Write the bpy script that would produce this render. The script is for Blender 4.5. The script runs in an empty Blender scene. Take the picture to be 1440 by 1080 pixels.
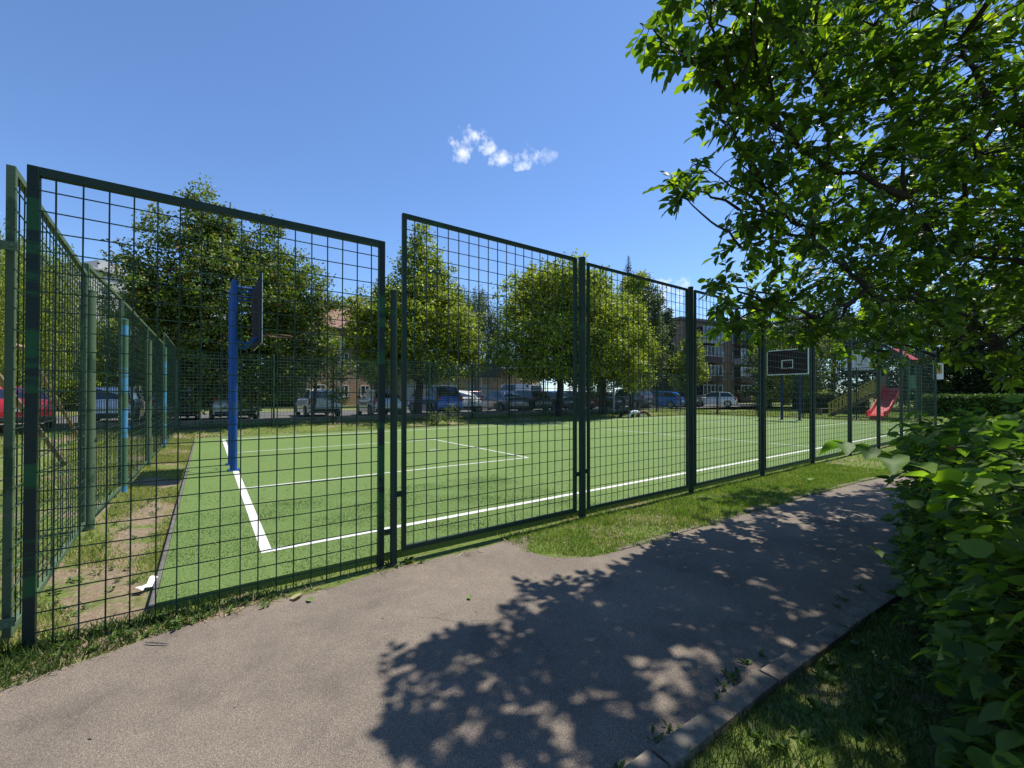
import bpy, bmesh, math, random
import numpy as np
from mathutils import Vector, Matrix

S = bpy.context.scene
C = S.collection
RNG = np.random.default_rng(11)
random.seed(5)
PI = math.pi

# ------------------------------------------------------------------ camera
# world: x runs along the near fence (away to the right), y across the pitch, z up
F = 597.0
PITCH = math.radians(0.4)
HZ = 556.0
PPY = HZ - F * math.tan(PITCH)
CAM = Vector((0, 0, 1.5))
fh = Vector((0.584, 0.8118, 0)).normalized()
rt = Vector((fh.y, -fh.x, 0))
fw = fh * math.cos(PITCH) + Vector((0, 0, 1)) * math.sin(PITCH)
upc = Vector((0, 0, 1)) * math.cos(PITCH) - fh * math.sin(PITCH)
cam_d = bpy.data.cameras.new('camera')
cam = bpy.data.objects.new('camera', cam_d)
C.objects.link(cam)
cam.location = CAM
cam.rotation_euler = (PI / 2 + PITCH, 0, -math.atan2(fh.x, fh.y))
cam_d.sensor_width = 36
cam_d.lens = 36 * F / 1440
cam_d.shift_y = (PPY - 540) / 1440
cam_d.clip_start = 0.05
cam_d.clip_end = 3000
S.camera = cam


def ray(px, py):
    d = rt * ((px - 720) / F) + fw + upc * ((PPY - py) / F)
    return d / d.dot(fh)


def at(px, py, Y):
    return CAM + ray(px, py) * Y


def gnd(px, py, z=0.0):
    d = ray(px, py)
    return CAM + d * ((z - CAM.z) / d.z)


# ------------------------------------------------------------------ materials
MATS = {}


def new_mat(name):
    m = bpy.data.materials.new(name)
    m.use_nodes = True
    nt = m.node_tree
    nt.nodes.clear()
    out = nt.nodes.new('ShaderNodeOutputMaterial')
    return m, nt, out


def N(nt, t, **kw):
    n = nt.nodes.new(t)
    for k, v in kw.items():
        if k.startswith('i_'):
            n.inputs[k[2:].replace('_', ' ')].default_value = v
        else:
            setattr(n, k, v)
    return n


def c4(c):
    return (c[0], c[1], c[2], 1.0)


def noise(nt, scale, detail=4, rough=0.6, coord='Object', stretch=None):
    tc = N(nt, 'ShaderNodeTexCoord')
    n = N(nt, 'ShaderNodeTexNoise')
    n.inputs['Scale'].default_value = scale
    n.inputs['Detail'].default_value = detail
    n.inputs['Roughness'].default_value = rough
    if coord == 'World':
        g = N(nt, 'ShaderNodeNewGeometry')
        src = g.outputs['Position']
    else:
        src = tc.outputs[coord]
    if stretch:
        mp = N(nt, 'ShaderNodeMapping')
        mp.inputs['Scale'].default_value = stretch
        nt.links.new(src, mp.inputs['Vector'])
        src = mp.outputs['Vector']
    nt.links.new(src, n.inputs['Vector'])
    return n.outputs['Fac']


def ramp(nt, fac, stops):
    r = N(nt, 'ShaderNodeValToRGB')
    el = r.color_ramp.elements
    el[0].position, el[0].color = stops[0][0], c4(stops[0][1])
    el[1].position, el[1].color = stops[1][0], c4(stops[1][1])
    for p, c in stops[2:]:
        e = el.new(p)
        e.color = c4(c)
    nt.links.new(fac, r.inputs['Fac'])
    return r.outputs['Color']


def mix(nt, fac, a, b, mode='MIX'):
    m = N(nt, 'ShaderNodeMix')
    m.data_type = 'RGBA'
    m.blend_type = mode
    for sock, v in ((m.inputs[0], fac), (m.inputs[6], a), (m.inputs[7], b)):
        if hasattr(v, 'links'):
            nt.links.new(v, sock)
        elif isinstance(v, (tuple, list)):
            sock.default_value = c4(v)
        else:
            sock.default_value = v
    return m.outputs[2]


def principled(nt, out, col, rough=0.7, metal=0.0, spec=0.5, bump=None, bump_d=0.01):
    b = N(nt, 'ShaderNodeBsdfPrincipled')
    if hasattr(col, 'links'):
        nt.links.new(col, b.inputs['Base Color'])
    else:
        b.inputs['Base Color'].default_value = c4(col)
    if hasattr(rough, 'links'):
        nt.links.new(rough, b.inputs['Roughness'])
    else:
        b.inputs['Roughness'].default_value = rough
    b.inputs['Metallic'].default_value = metal
    b.inputs['Specular IOR Level'].default_value = spec
    if bump is not None:
        bp = N(nt, 'ShaderNodeBump')
        bp.inputs['Distance'].default_value = bump_d
        bp.inputs['Strength'].default_value = 1.0
        nt.links.new(bump, bp.inputs['Height'])
        nt.links.new(bp.outputs['Normal'], b.inputs['Normal'])
    nt.links.new(b.outputs[0], out.inputs['Surface'])
    return b


def simple(name, col, rough=0.6, metal=0.0, var=0.25, scale=6.0, bump=0.0, col2=None, spec=0.5, coord='Object'):
    if name in MATS:
        return MATS[name]
    m, nt, out = new_mat(name)
    f = noise(nt, scale, 6 if coord == 'World' else 5, 0.75 if coord == 'World' else 0.65, coord)
    lo = tuple(max(0, c * (1 - var)) for c in col) if col2 is None else col2
    hi = tuple(min(1, c * (1 + var)) for c in col) if col2 is None else col
    cc = ramp(nt, f, [(0.3, lo), (0.7, hi)])
    principled(nt, out, cc, rough, metal, spec, f if bump else None, bump)
    MATS[name] = m
    return m


def leaf_mat(name, dark, light, trans, tint=None, tfac=0.4, rough=0.5, tint_amt=0.06, spec=0.3):
    m, nt, out = new_mat(name)
    g = N(nt, 'ShaderNodeNewGeometry')
    stops = [(0.0, dark), (0.75, light)]
    if tint is not None:
        stops += [(1 - tint_amt - 0.02, light), (1 - tint_amt, tint)]
    cc = ramp(nt, g.outputs['Random Per Island'], stops)
    f = noise(nt, 2.2, 3)
    cc = mix(nt, 0.55, cc, ramp(nt, f, [(0.3, (0.6, 0.65, 0.6)), (0.7, (1.25, 1.25, 1.1))]), 'MULTIPLY')
    b = N(nt, 'ShaderNodeBsdfPrincipled')
    nt.links.new(cc, b.inputs['Base Color'])
    b.inputs['Roughness'].default_value = rough
    b.inputs['Specular IOR Level'].default_value = spec
    t = N(nt, 'ShaderNodeBsdfTranslucent')
    tc = mix(nt, 1.0, cc, trans, 'MULTIPLY')
    nt.links.new(tc, t.inputs['Color'])
    ms = N(nt, 'ShaderNodeMixShader')
    ms.inputs[0].default_value = tfac
    nt.links.new(b.outputs[0], ms.inputs[1])
    nt.links.new(t.outputs[0], ms.inputs[2])
    nt.links.new(ms.outputs[0], out.inputs['Surface'])
    MATS[name] = m
    return m


# ------------------------------------------------------------------ object helpers
def link(name, me, parent=None, m=None):
    o = bpy.data.objects.new(name, me)
    C.objects.link(o)
    if parent is not None:
        o.parent = parent
    if m is not None and me is not None:
        me.materials.append(m)
    return o


def tag(o, label=None, cat=None, group=None, kind=None):
    if label:
        o['label'] = label
    if cat:
        o['category'] = cat
    if group:
        o['group'] = group
    if kind:
        o['kind'] = kind
    return o


def thing(name, label, cat, loc=(0, 0, 0), rz=0.0, group=None):
    o = link(name, None)
    o.location = loc
    o.rotation_euler = (0, 0, rz)
    return tag(o, label, cat, group)


def dup(root, label, loc=None, rz=None, group=None):
    r = root.copy()
    C.objects.link(r)
    if loc is not None:
        r.location = loc
    if rz is not None:
        r.rotation_euler = (0, 0, rz)
    r['label'] = label
    if group:
        r['group'] = group
    for ch in list(root.children):
        c = ch.copy()
        C.objects.link(c)
        c.parent = r
        for g in list(ch.children):
            d = g.copy()
            C.objects.link(d)
            d.parent = c
    return r


class MB:
    def __init__(s):
        s.v = []
        s.f = []

    def add(s, vs, fs):
        o = len(s.v)
        s.v += [tuple(v) for v in vs]
        s.f += [tuple(i + o for i in f) for f in fs]
        return s

    def box(s, c, d, rz=0.0):
        hx, hy, hz = d[0] / 2, d[1] / 2, d[2] / 2
        vs = []
        cs, sn = math.cos(rz), math.sin(rz)
        for sz in (-1, 1):
            for sx, sy in ((-1, -1), (1, -1), (1, 1), (-1, 1)):
                x, y = sx * hx, sy * hy
                vs.append((c[0] + x * cs - y * sn, c[1] + x * sn + y * cs, c[2] + sz * hz))
        return s.add(vs, [(3, 2, 1, 0), (4, 5, 6, 7), (0, 1, 5, 4), (1, 2, 6, 5), (2, 3, 7, 6), (3, 0, 4, 7)])

    def tube(s, path, radii, n=8, cap=True):
        path = [Vector(p) for p in path]
        if not isinstance(radii, (list, tuple)):
            radii = [radii] * len(path)
        rings = []
        t0 = (path[1] - path[0]).normalized()
        ref = Vector((0, 0, 1)) if abs(t0.z) < 0.9 else Vector((1, 0, 0))
        a = t0.cross(ref).normalized()
        for i, p in enumerate(path):
            if i == 0:
                t = path[1] - path[0]
            elif i == len(path) - 1:
                t = path[-1] - path[-2]
            else:
                t = path[i + 1] - path[i - 1]
            if t.length < 1e-9:
                t = t0.copy()
            t.normalize()
            a = a - t * a.dot(t)
            if a.length < 1e-6:
                a = t.orthogonal()
            a.normalize()
            b = t.cross(a)
            rings.append([p + (a * math.cos(2 * PI * k / n) + b * math.sin(2 * PI * k / n)) * radii[i] for k in range(n)])
        vs = [v for r in rings for v in r]
        fs = []
        for i in range(len(rings) - 1):
            for k in range(n):
                k2 = (k + 1) % n
                fs.append((i * n + k, i * n + k2, (i + 1) * n + k2, (i + 1) * n + k))
        if cap:
            fs.append(tuple(reversed(range(n))))
            fs.append(tuple((len(rings) - 1) * n + k for k in range(n)))
        return s.add(vs, fs)

    def bar(s, p0, p1, w, h=None):
        """square bar between two points; w across (horizontal), h the other way"""
        h = w if h is None else h
        p0, p1 = Vector(p0), Vector(p1)
        t = (p1 - p0).normalized()
        ref = Vector((0, 0, 1)) if abs(t.z) < 0.95 else Vector((0, 1, 0))
        a = t.cross(ref).normalized() * (w / 2)
        b = t.cross(a).normalized() * (h / 2)
        vs = [p + q for p in (p0, p1) for q in (-a - b, a - b, a + b, -a + b)]
        return s.add(vs, [(3, 2, 1, 0), (4, 5, 6, 7), (0, 1, 5, 4), (1, 2, 6, 5), (2, 3, 7, 6), (3, 0, 4, 7)])

    def prism(s, pts, z0, z1):
        n = len(pts)
        vs = [(p[0], p[1], z0) for p in pts] + [(p[0], p[1], z1) for p in pts]
        fs = [tuple(reversed(range(n))), tuple(range(n, 2 * n))]
        for k in range(n):
            k2 = (k + 1) % n
            fs.append((k, k2, n + k2, n + k))
        return s.add(vs, fs)

    def build(s, name, m, parent=None, smooth=None, bevel=0.0):
        me = bpy.data.meshes.new(name)
        me.from_pydata(s.v, [], s.f)
        if bevel:
            bm = bmesh.new()
            bm.from_mesh(me)
            bmesh.ops.recalc_face_normals(bm, faces=bm.faces)
            bmesh.ops.bevel(bm, geom=[e for e in bm.edges if len(e.link_faces) == 2 and e.calc_face_angle() > 0.6],
                            offset=bevel, segments=2, affect='EDGES', profile=0.6, clamp_overlap=True)
            bm.to_mesh(me)
            bm.free()
        me.update()
        if smooth is not None:
            me.shade_smooth()
            me.set_sharp_from_angle(angle=math.radians(smooth))
        return link(name, me, parent, m)


def island_mesh(name, V, faces_tpl, m, parent=None, smooth=False):
    """V: (N,k,3) many copies of one small template; faces_tpl: list of index tuples"""
    n, k, _ = V.shape
    me = bpy.data.meshes.new(name)
    me.vertices.add(n * k)
    me.vertices.foreach_set('co', V.reshape(-1).astype(np.float32))
    per = sum(len(f) for f in faces_tpl)
    flat = np.concatenate([np.array(f) for f in faces_tpl])
    loops = (flat[None, :] + (np.arange(n) * k)[:, None]).reshape(-1)
    me.loops.add(n * per)
    me.loops.foreach_set('vertex_index', loops.astype(np.int32))
    sizes = np.array([len(f) for f in faces_tpl])
    st = np.concatenate([[0], np.cumsum(sizes)[:-1]])
    starts = (st[None, :] + (np.arange(n) * per)[:, None]).reshape(-1)
    me.polygons.add(n * len(faces_tpl))
    me.polygons.foreach_set('loop_start', starts.astype(np.int32))
    me.update(calc_edges=True)
    if smooth:
        me.shade_smooth()
    return link(name, me, parent, m)


def unit(a):
    return a / np.maximum(np.linalg.norm(a, axis=-1, keepdims=True), 1e-9)


LEAF_OVAL = (np.array([(0, 0, 0), (.25, .36, .06), (.6, .40, .08), (1, 0, -.05), (.6, -.40, .08), (.25, -.36, .06)]),
             [(0, 5, 4, 3), (0, 3, 2, 1)])
LEAF_HEART = (np.array([(0, 0, 0), (-.06, .22, .05), (.12, .47, .10), (.45, .46, .10), (.75, .25, .03), (1.05, 0, -.10),
                        (.75, -.25, .03), (.45, -.46, .10), (.12, -.47, .10), (-.06, -.22, .05), (.5, 0, 0)]),
              [(0, 10, 3, 2, 1), (10, 5, 4, 3), (0, 9, 8, 7, 10), (10, 7, 6, 5)])
LEAF_QUAD = (np.array([(0, 0, 0), (.5, .42, .10), (1, 0, 0), (.5, -.42, .10)]), [(0, 3, 2, 1)])
LEAF_NARROW = (np.array([(0, 0, 0), (.45, .16, .02), (1, 0, -.08), (.45, -.16, .02)]), [(0, 3, 2, 1)])


def leaves(name, pos, d, nrm, L, W, tpl, m, parent=None, smooth=False):
    d = unit(d)
    side = unit(np.cross(nrm, d))
    nn = np.cross(d, side)
    T = tpl[0]
    V = (pos[:, None, :] + d[:, None, :] * (T[None, :, 0:1] * L[:, None, None])
         + side[:, None, :] * (T[None, :, 1:2] * W[:, None, None])
         + nn[:, None, :] * (T[None, :, 2:3] * L[:, None, None]))
    return island_mesh(name, V, tpl[1], m, parent, smooth)


def rnd_dir(n):
    return unit(RNG.normal(size=(n, 3)))


# ------------------------------------------------------------------ light
SUN_EL = math.radians(64)
SUN_AZ = Vector((1.0, 0.035, 0)).normalized()
sd = SUN_AZ * math.cos(SUN_EL) + Vector((0, 0, math.sin(SUN_EL)))
sun_d = bpy.data.lights.new('sun', 'SUN')
sun_d.energy = 4.5
sun_d.angle = math.radians(0.53)
sun_d.color = (1.0, 0.955, 0.88)
sun = bpy.data.objects.new('sun', sun_d)
C.objects.link(sun)
sun.rotation_euler = sd.to_track_quat('Z', 'Y').to_euler()
sun.location = sd * 60

W = bpy.data.worlds.new('World')
S.world = W
W.use_nodes = True
nt = W.node_tree
nt.nodes.clear()
wo = N(nt, 'ShaderNodeOutputWorld')
bg = N(nt, 'ShaderNodeBackground')
sky = N(nt, 'ShaderNodeTexSky')
sky.sky_type = 'NISHITA'
sky.sun_disc = False
sky.sun_elevation = SUN_EL
sky.sun_rotation = math.atan2(SUN_AZ.x, SUN_AZ.y)
sky.altitude = 1400
sky.air_density = 1.0
sky.dust_density = 0.12
sky.ozone_density = 2.0
SKY_K = 0.118
bg.inputs['Strength'].default_value = SKY_K
tc = N(nt, 'ShaderNodeTexCoord')


def vdot(vec):
    n = N(nt, 'ShaderNodeVectorMath', operation='DOT_PRODUCT')
    nt.links.new(tc.outputs['Generated'], n.inputs[0])
    n.inputs[1].default_value = vec
    return n.outputs['Value']


def mth(op, a, b=None, c=None, clamp=False):
    n = N(nt, 'ShaderNodeMath', operation=op, use_clamp=clamp)
    for i, v in enumerate((a, b, c)):
        if v is None:
            continue
        if hasattr(v, 'links'):
            nt.links.new(v, n.inputs[i])
        else:
            n.inputs[i].default_value = v
    return n.outputs[0]


cn = N(nt, 'ShaderNodeTexNoise')
cn.inputs['Scale'].default_value = 42.0
cn.inputs['Detail'].default_value = 7.0
cn.inputs['Roughness'].default_value = 0.62
nt.links.new(tc.outputs['Generated'], cn.inputs['Vector'])


wn = N(nt, 'ShaderNodeTexNoise')
wn.inputs['Scale'].default_value = 16.0
wn.inputs['Detail'].default_value = 5.0
nt.links.new(tc.outputs['Generated'], wn.inputs['Vector'])
wsep = N(nt, 'ShaderNodeSeparateColor')
nt.links.new(wn.outputs['Color'], wsep.inputs[0])


def cloud(px, py, sx, sy, rot=0.0, amp=1.9, dens=1.0):
    """a small cloud puff seen in a fixed direction of the sky"""
    c = ray(px, py).normalized()
    r = c.cross(Vector((0, 0, 1))).normalized()
    u = r.cross(c).normalized()
    r2 = r * math.cos(rot) + u * math.sin(rot)
    u2 = u * math.cos(rot) - r * math.sin(rot)
    k = (ray(px, py) @ fw) / ray(px, py).length
    den = mth('MAXIMUM', vdot(c), 0.05)
    a = mth('DIVIDE', mth('DIVIDE', vdot(r2), den), sx * k / F)
    b = mth('DIVIDE', mth('DIVIDE', vdot(u2), den), sy * k / F)
    a = mth('ADD', a, mth('MULTIPLY', mth('SUBTRACT', wsep.outputs[0], .5), 2.2))
    b = mth('ADD', b, mth('MULTIPLY', mth('SUBTRACT', wsep.outputs[1], .5), 2.6))
    q = mth('SUBTRACT', 1.0, mth('ADD', mth('MULTIPLY', a, a), mth('MULTIPLY', b, b)))
    q = mth('ADD', q, mth('MULTIPLY', mth('SUBTRACT', cn.outputs['Fac'], 0.54), amp * 3.1))
    q = mth('MULTIPLY', mth('SMOOTH_MIN', mth('MULTIPLY', q, 0.38), .74, 0.4), dens, clamp=True)
    inb = mth('GREATER_THAN', vdot(c), 0.6)
    return mth('MULTIPLY', q, inb)


dens = None
for a in [(660, 194, 26, 19, 0.3), (648, 212, 14, 14, 0), (684, 208, 24, 12, -0.5), (714, 222, 26, 12, 0.25),
          (742, 226, 24, 13, 0.1), (770, 222, 13, 12, 0, 1.9, 0.5), (926, 432, 32, 34, 0), (950, 410, 22, 18, 0),
          (918, 462, 26, 30, 0),  (1000, 470, 40, 30, 0)]:
    d_ = cloud(*a)
    dens = d_ if dens is None else mth('MAXIMUM', dens, d_)
white = mix(nt, ramp(nt, cn.outputs['Fac'], [(0.35, (0, 0, 0)), (0.65, (1, 1, 1))]), (5.6, 6.0, 6.8), (7.6, 7.7, 7.9))
tint = mix(nt, 1.0, sky.outputs['Color'], (0.80, 0.95, 1.12), 'MULTIPLY')
skyc = mix(nt, dens, tint, white)
nt.links.new(skyc, bg.inputs['Color'])
nt.links.new(bg.outputs[0], wo.inputs['Surface'])

S.view_settings.view_transform = 'Standard'
S.view_settings.look = 'None'
S.view_settings.exposure = 0.62
S.view_settings.gamma = 1.0
S.render.engine = 'CYCLES'
S.cycles.use_denoising = True
S.cycles.max_bounces = 6
S.cycles.diffuse_bounces = 4
S.cycles.transmission_bounces = 4
S.cycles.transparent_max_bounces = 4
S.cycles.sample_clamp_indirect = 8.0
S.cycles.caustics_reflective = False
S.cycles.caustics_refractive = False

# ------------------------------------------------------------------ ground material set
def ground_material():
    m, nt, out = new_mat('soil_and_grass')
    big = noise(nt, 0.5, 5, 0.65, 'World')
    fine = noise(nt, 18, 6, 0.7, 'World')
    mid = noise(nt, 2.2, 5, 0.7, 'World')
    grass = ramp(nt, fine, [(0.25, (0.05, 0.08, 0.018)), (0.5, (0.125, 0.165, 0.04)), (0.75, (0.21, 0.23, 0.075))])
    soil = ramp(nt, fine, [(0.25, (0.13, 0.095, 0.06)), (0.75, (0.34, 0.26, 0.175))])
    g = N(nt, 'ShaderNodeNewGeometry')
    sx = N(nt, 'ShaderNodeSeparateXYZ')
    nt.links.new(g.outputs['Position'], sx.inputs[0])
    f = N(nt, 'ShaderNodeMath', operation='ADD')
    nt.links.new(big, f.inputs[0])
    nt.links.new(mid, f.inputs[1])
    # the ground between pitch and left fence, and the track left of it, is trodden bare
    ab = N(nt, 'ShaderNodeMath', operation='ADD')
    nt.links.new(sx.outputs['X'], ab.inputs[0])
    ab.inputs[1].default_value = 0.65
    ab2 = N(nt, 'ShaderNodeMath', operation='ABSOLUTE')
    nt.links.new(ab.outputs[0], ab2.inputs[0])
    ab3 = N(nt, 'ShaderNodeMapRange')
    nt.links.new(ab2.outputs[0], ab3.inputs[0])
    ab3.inputs[1].default_value = 0.1
    ab3.inputs[2].default_value = 0.7
    ab3.inputs[3].default_value = 0.16
    ab3.inputs[4].default_value = 0.0
    f2 = N(nt, 'ShaderNodeMath', operation='ADD')
    nt.links.new(f.outputs[0], f2.inputs[0])
    nt.links.new(ab3.outputs[0], f2.inputs[1])
    fac = ramp(nt, f2.outputs[0], [(0.0, (0, 0, 0)), (1.0, (0, 0, 0)), (0.999, (0, 0, 0))])
    mr = N(nt, 'ShaderNodeMapRange')
    nt.links.new(f2.outputs[0], mr.inputs[0])
    mr.inputs[1].default_value = 1.02
    mr.inputs[2].default_value = 1.16
    col = mix(nt, mr.outputs[0], grass, soil)
    principled(nt, out, col, 0.95, 0, 0.1, fine, 0.03)
    return m


def asphalt_material(name, base, warm, dark, fs=90):
    m, nt, out = new_mat(name)
    big = noise(nt, 0.8, 4, 0.6, 'World')
    fine = noise(nt, fs, 3, 0.7, 'World')
    vor = N(nt, 'ShaderNodeTexVoronoi')
    g = N(nt, 'ShaderNodeNewGeometry')
    vor.inputs['Scale'].default_value = fs * 1.3
    nt.links.new(g.outputs['Position'], vor.inputs['Vector'])
    stone = ramp(nt, vor.outputs['Distance'], [(0.0, (1.6, 1.57, 1.53)), (0.55, (0.46, 0.45, 0.45))])
    col = mix(nt, ramp(nt, big, [(0.35, (0, 0, 0)), (0.65, (1, 1, 1))]), base, warm)
    col = mix(nt, 0.72, col, stone, 'MULTIPLY')
    spk = ramp(nt, fine, [(0.34, dark), (0.50, (1, 1, 1)), (0.64, (1.05, 1.04, 1.02)), (0.74, (2.0, 1.95, 1.85))])
    col = mix(nt, 0.8, col, spk, 'MULTIPLY')
    mid = noise(nt, 5, 5, 0.7, 'World')
    col = mix(nt, 0.6, col, ramp(nt, mid, [(0.3, (0.78, 0.78, 0.8)), (0.7, (1.15, 1.12, 1.08))]), 'MULTIPLY')
    # hairline cracks and a few darker repairs
    wp_ = N(nt, 'ShaderNodeTexNoise')
    wp_.inputs['Scale'].default_value = 1.7
    wp_.inputs['Detail'].default_value = 6
    nt.links.new(g.outputs['Position'], wp_.inputs['Vector'])
    ad = N(nt, 'ShaderNodeVectorMath', operation='MULTIPLY_ADD')
    nt.links.new(wp_.outputs['Color'], ad.inputs[0])
    ad.inputs[1].default_value = (.55, .55, .0)
    nt.links.new(g.outputs['Position'], ad.inputs[2])
    v2 = N(nt, 'ShaderNodeTexVoronoi', feature='DISTANCE_TO_EDGE')
    v2.inputs['Scale'].default_value = .55
    nt.links.new(ad.outputs[0], v2.inputs['Vector'])
    crack = ramp(nt, v2.outputs['Distance'], [(0.0, (.55, .54, .53)), (0.006, (1, 1, 1))])
    cm = noise(nt, .9, 3, .5, 'World')
    col = mix(nt, ramp(nt, cm, [(.5, (0, 0, 0)), (.62, (1, 1, 1))]), col, mix(nt, 1.0, col, crack, 'MULTIPLY'))
    st_ = noise(nt, 1.6, 6, .72, 'World')
    col = mix(nt, .75, col, ramp(nt, st_, [(.30, (.72, .72, .74)), (.44, (1, 1, 1)), (.62, (1, 1, 1)), (.72, (1.16, 1.1, 1.0))]), 'MULTIPLY')
    hgt = mix(nt, 0.5, fine, vor.outputs['Distance'])
    principled(nt, out, col, 0.92, 0, 0.25, hgt, 0.006)
    return m


def turf_material():
    m, nt, out = new_mat('artificial_turf')
    big = noise(nt, 0.35, 3, 0.5, 'World')
    fine = noise(nt, 55, 5, 0.8, 'World')
    wisp = noise(nt, 130, 2, 0.6, 'World')
    col = ramp(nt, fine, [(0.25, (0.055, 0.095, 0.02)), (0.5, (0.12, 0.185, 0.05)), (0.75, (0.21, 0.295, 0.095))])
    col = mix(nt, 0.5, col, ramp(nt, big, [(0.3, (0.88, 0.9, 0.88)), (0.7, (1.1, 1.08, 1.1))]), 'MULTIPLY')
    pale = ramp(nt, wisp, [(0.66, (0, 0, 0)), (0.74, (1, 1, 1))])
    col = mix(nt, pale, col, (0.33, 0.42, 0.17))
    principled(nt, out, col, 0.85, 0, 0.2, fine, 0.012)
    return m


def paint_metal(name, col, patch, patch_amt=0.42, rough=0.45, scale=3.0, rust=True, band=False):
    m, nt, out = new_mat(name)
    f = noise(nt, scale, 5, 0.65, 'World', (1, 1, 0.8) if not band else (0.1, 0.1, 1.3))
    lo = patch_amt
    cc = ramp(nt, f, [(lo, patch), (lo + 0.035, col)])
    if rust:
        f2 = noise(nt, 14, 6, 0.75, 'World')
        cc = mix(nt, ramp(nt, f2, [(0.66, (0, 0, 0)), (0.72, (1, 1, 1))]), cc, (0.10, 0.045, 0.02))
    f3 = noise(nt, 40, 4, 0.7, 'World')
    cc = mix(nt, 0.5, cc, ramp(nt, f3, [(0.3, (0.75, 0.75, 0.75)), (0.7, (1.2, 1.2, 1.2))]), 'MULTIPLY')
    principled(nt, out, cc, rough + .12, 0, 0.22, f3, 0.002)
    MATS[name] = m
    return m


M_GROUND = ground_material()
M_PATH = asphalt_material('worn_asphalt', (0.225, 0.19, 0.152), (0.315, 0.263, 0.205), (0.5, 0.5, 0.5), 150)
M_LOT = asphalt_material('parking_asphalt', (0.13, 0.125, 0.12), (0.2, 0.19, 0.175), (0.6, 0.6, 0.6), 20)
M_TURF = turf_material()
M_LINE = simple('turf_line_white', (0.56, 0.57, 0.51), 0.9, 0, 0.2, 60, 0.006, coord='Object')
M_KERB = simple('kerb_concrete', (0.18, 0.155, 0.122), 0.98, 0, 0.5, 9, 0.012, spec=.1, coord='World')
M_KERB_D = simple('edging_concrete', (0.11, 0.10, 0.09), 0.95, 0, 0.4, 9, 0.01)
M_GREEN = paint_metal('dark_green_paint', (0.020, 0.040, 0.026), (0.020, 0.075, 0.028), 0.36, 0.42)
M_PATCH = paint_metal('patched_green_paint', (0.012, 0.024, 0.018), (0.016, 0.075, 0.025), 0.46, 0.4, 2.2, True, True)
M_WIRE = paint_metal('green_wire_paint', (0.020, 0.042, 0.026), (0.035, 0.10, 0.035), 0.38, 0.38, 5, True)
M_PALE = paint_metal('faded_green_paint', (0.088, 0.135, 0.075), (0.04, 0.08, 0.042), 0.42, 0.5)
M_FADE2 = paint_metal('faded_green_blue_paint', (0.075, 0.15, 0.08), (0.075, 0.26, 0.42), 0.47, 0.5, 1.2, True, True)
M_BLUE = paint_metal('blue_pole_paint', (0.014, 0.075, 0.28), (0.03, 0.09, 0.22), 0.44, 0.45, 4.5)
M_BLUE_SHADE = paint_metal('shaded_blue_pole_paint', (0.012, 0.03, 0.09), (0.01, 0.025, 0.06), 0.36, 0.5, 2.5)  # blue of the far hoop posts, darkened to carry their shade
M_BOARD = simple('backboard_maroon', (0.026, 0.014, 0.019), 0.75, 0, 0.3, 3, spec=.12)
M_WHITE = simple('white_paint', (0.74, 0.75, 0.74), 0.5, 0, 0.1, 8)
M_GALV = simple('galvanised_steel', (0.42, 0.43, 0.44), 0.45, 0.6, 0.25, 12)
M_RUST = simple('rusty_pipe', (0.30, 0.21, 0.13), 0.8, 0, 0.4, 9, 0.003)
M_BARK = simple('bark_dark', (0.035, 0.027, 0.022), 0.95, 0, 0.4, 18, 0.02)
M_BARK_P = simple('bark_grey', (0.16, 0.14, 0.12), 0.95, 0, 0.45, 12, 0.02)
M_TWIG = simple('twig_green_brown', (0.055, 0.05, 0.025), 0.8, 0, 0.35, 10)

# ------------------------------------------------------------------ terrain
def terr(x, y):
    t = min(1, max(0, (y - 18.6) / 3.0))
    t = t * t * (3 - 2 * t) * 0.36
    k = min(1, max(0, (x - 31) / 12.0))
    return t * (1 - 0.8 * k * (1 if y < 30 else 0))


def build_ground():
    xs = [-900, -400, -150, -80, -50, -35] + [x * 1.5 for x in range(-16, 44)] + [75, 90, 120, 180, 400, 900]
    ys = [-600, -200, -60, -25, -12] + [y * 1.0 for y in range(-6, 40)] + [46, 55, 70, 100, 160, 400, 900]
    vs = [(x, y, terr(x, y)) for y in ys for x in xs]
    nx = len(xs)
    fs = []
    for j in range(len(ys) - 1):
        for i in range(nx - 1):
            fs.append((j * nx + i, j * nx + i + 1, (j + 1) * nx + i + 1, (j + 1) * nx + i))
    o = MB().add(vs, fs).build('ground', M_GROUND, smooth=60)
    tag(o, kind='structure')


build_ground()


def flat(name, pts, z, m, kind='structure'):
    bm = bmesh.new()
    vs = [bm.verts.new((p[0], p[1], z)) for p in pts]
    f = bm.faces.new(vs)
    bmesh.ops.triangulate(bm, faces=[f])
    bmesh.ops.recalc_face_normals(bm, faces=bm.faces)
    if sum(f.normal.z for f in bm.faces) < 0:
        bmesh.ops.reverse_faces(bm, faces=bm.faces)
    me = bpy.data.meshes.new(name)
    bm.to_mesh(me)
    bm.free()
    o = link(name, me, None, m)
    return tag(o, kind=kind)


def wob(pts, amp, step=0.18):
    out = []
    for i in range(len(pts) - 1):
        a, b = Vector(pts[i]), Vector(pts[i + 1])
        n = max(1, int((b - a).length / step))
        for k in range(n):
            p = a.lerp(b, k / n)
            out.append((p.x + random.uniform(-amp, amp), p.y + random.uniform(-amp, amp)))
    out.append(pts[-1])
    return out


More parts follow.
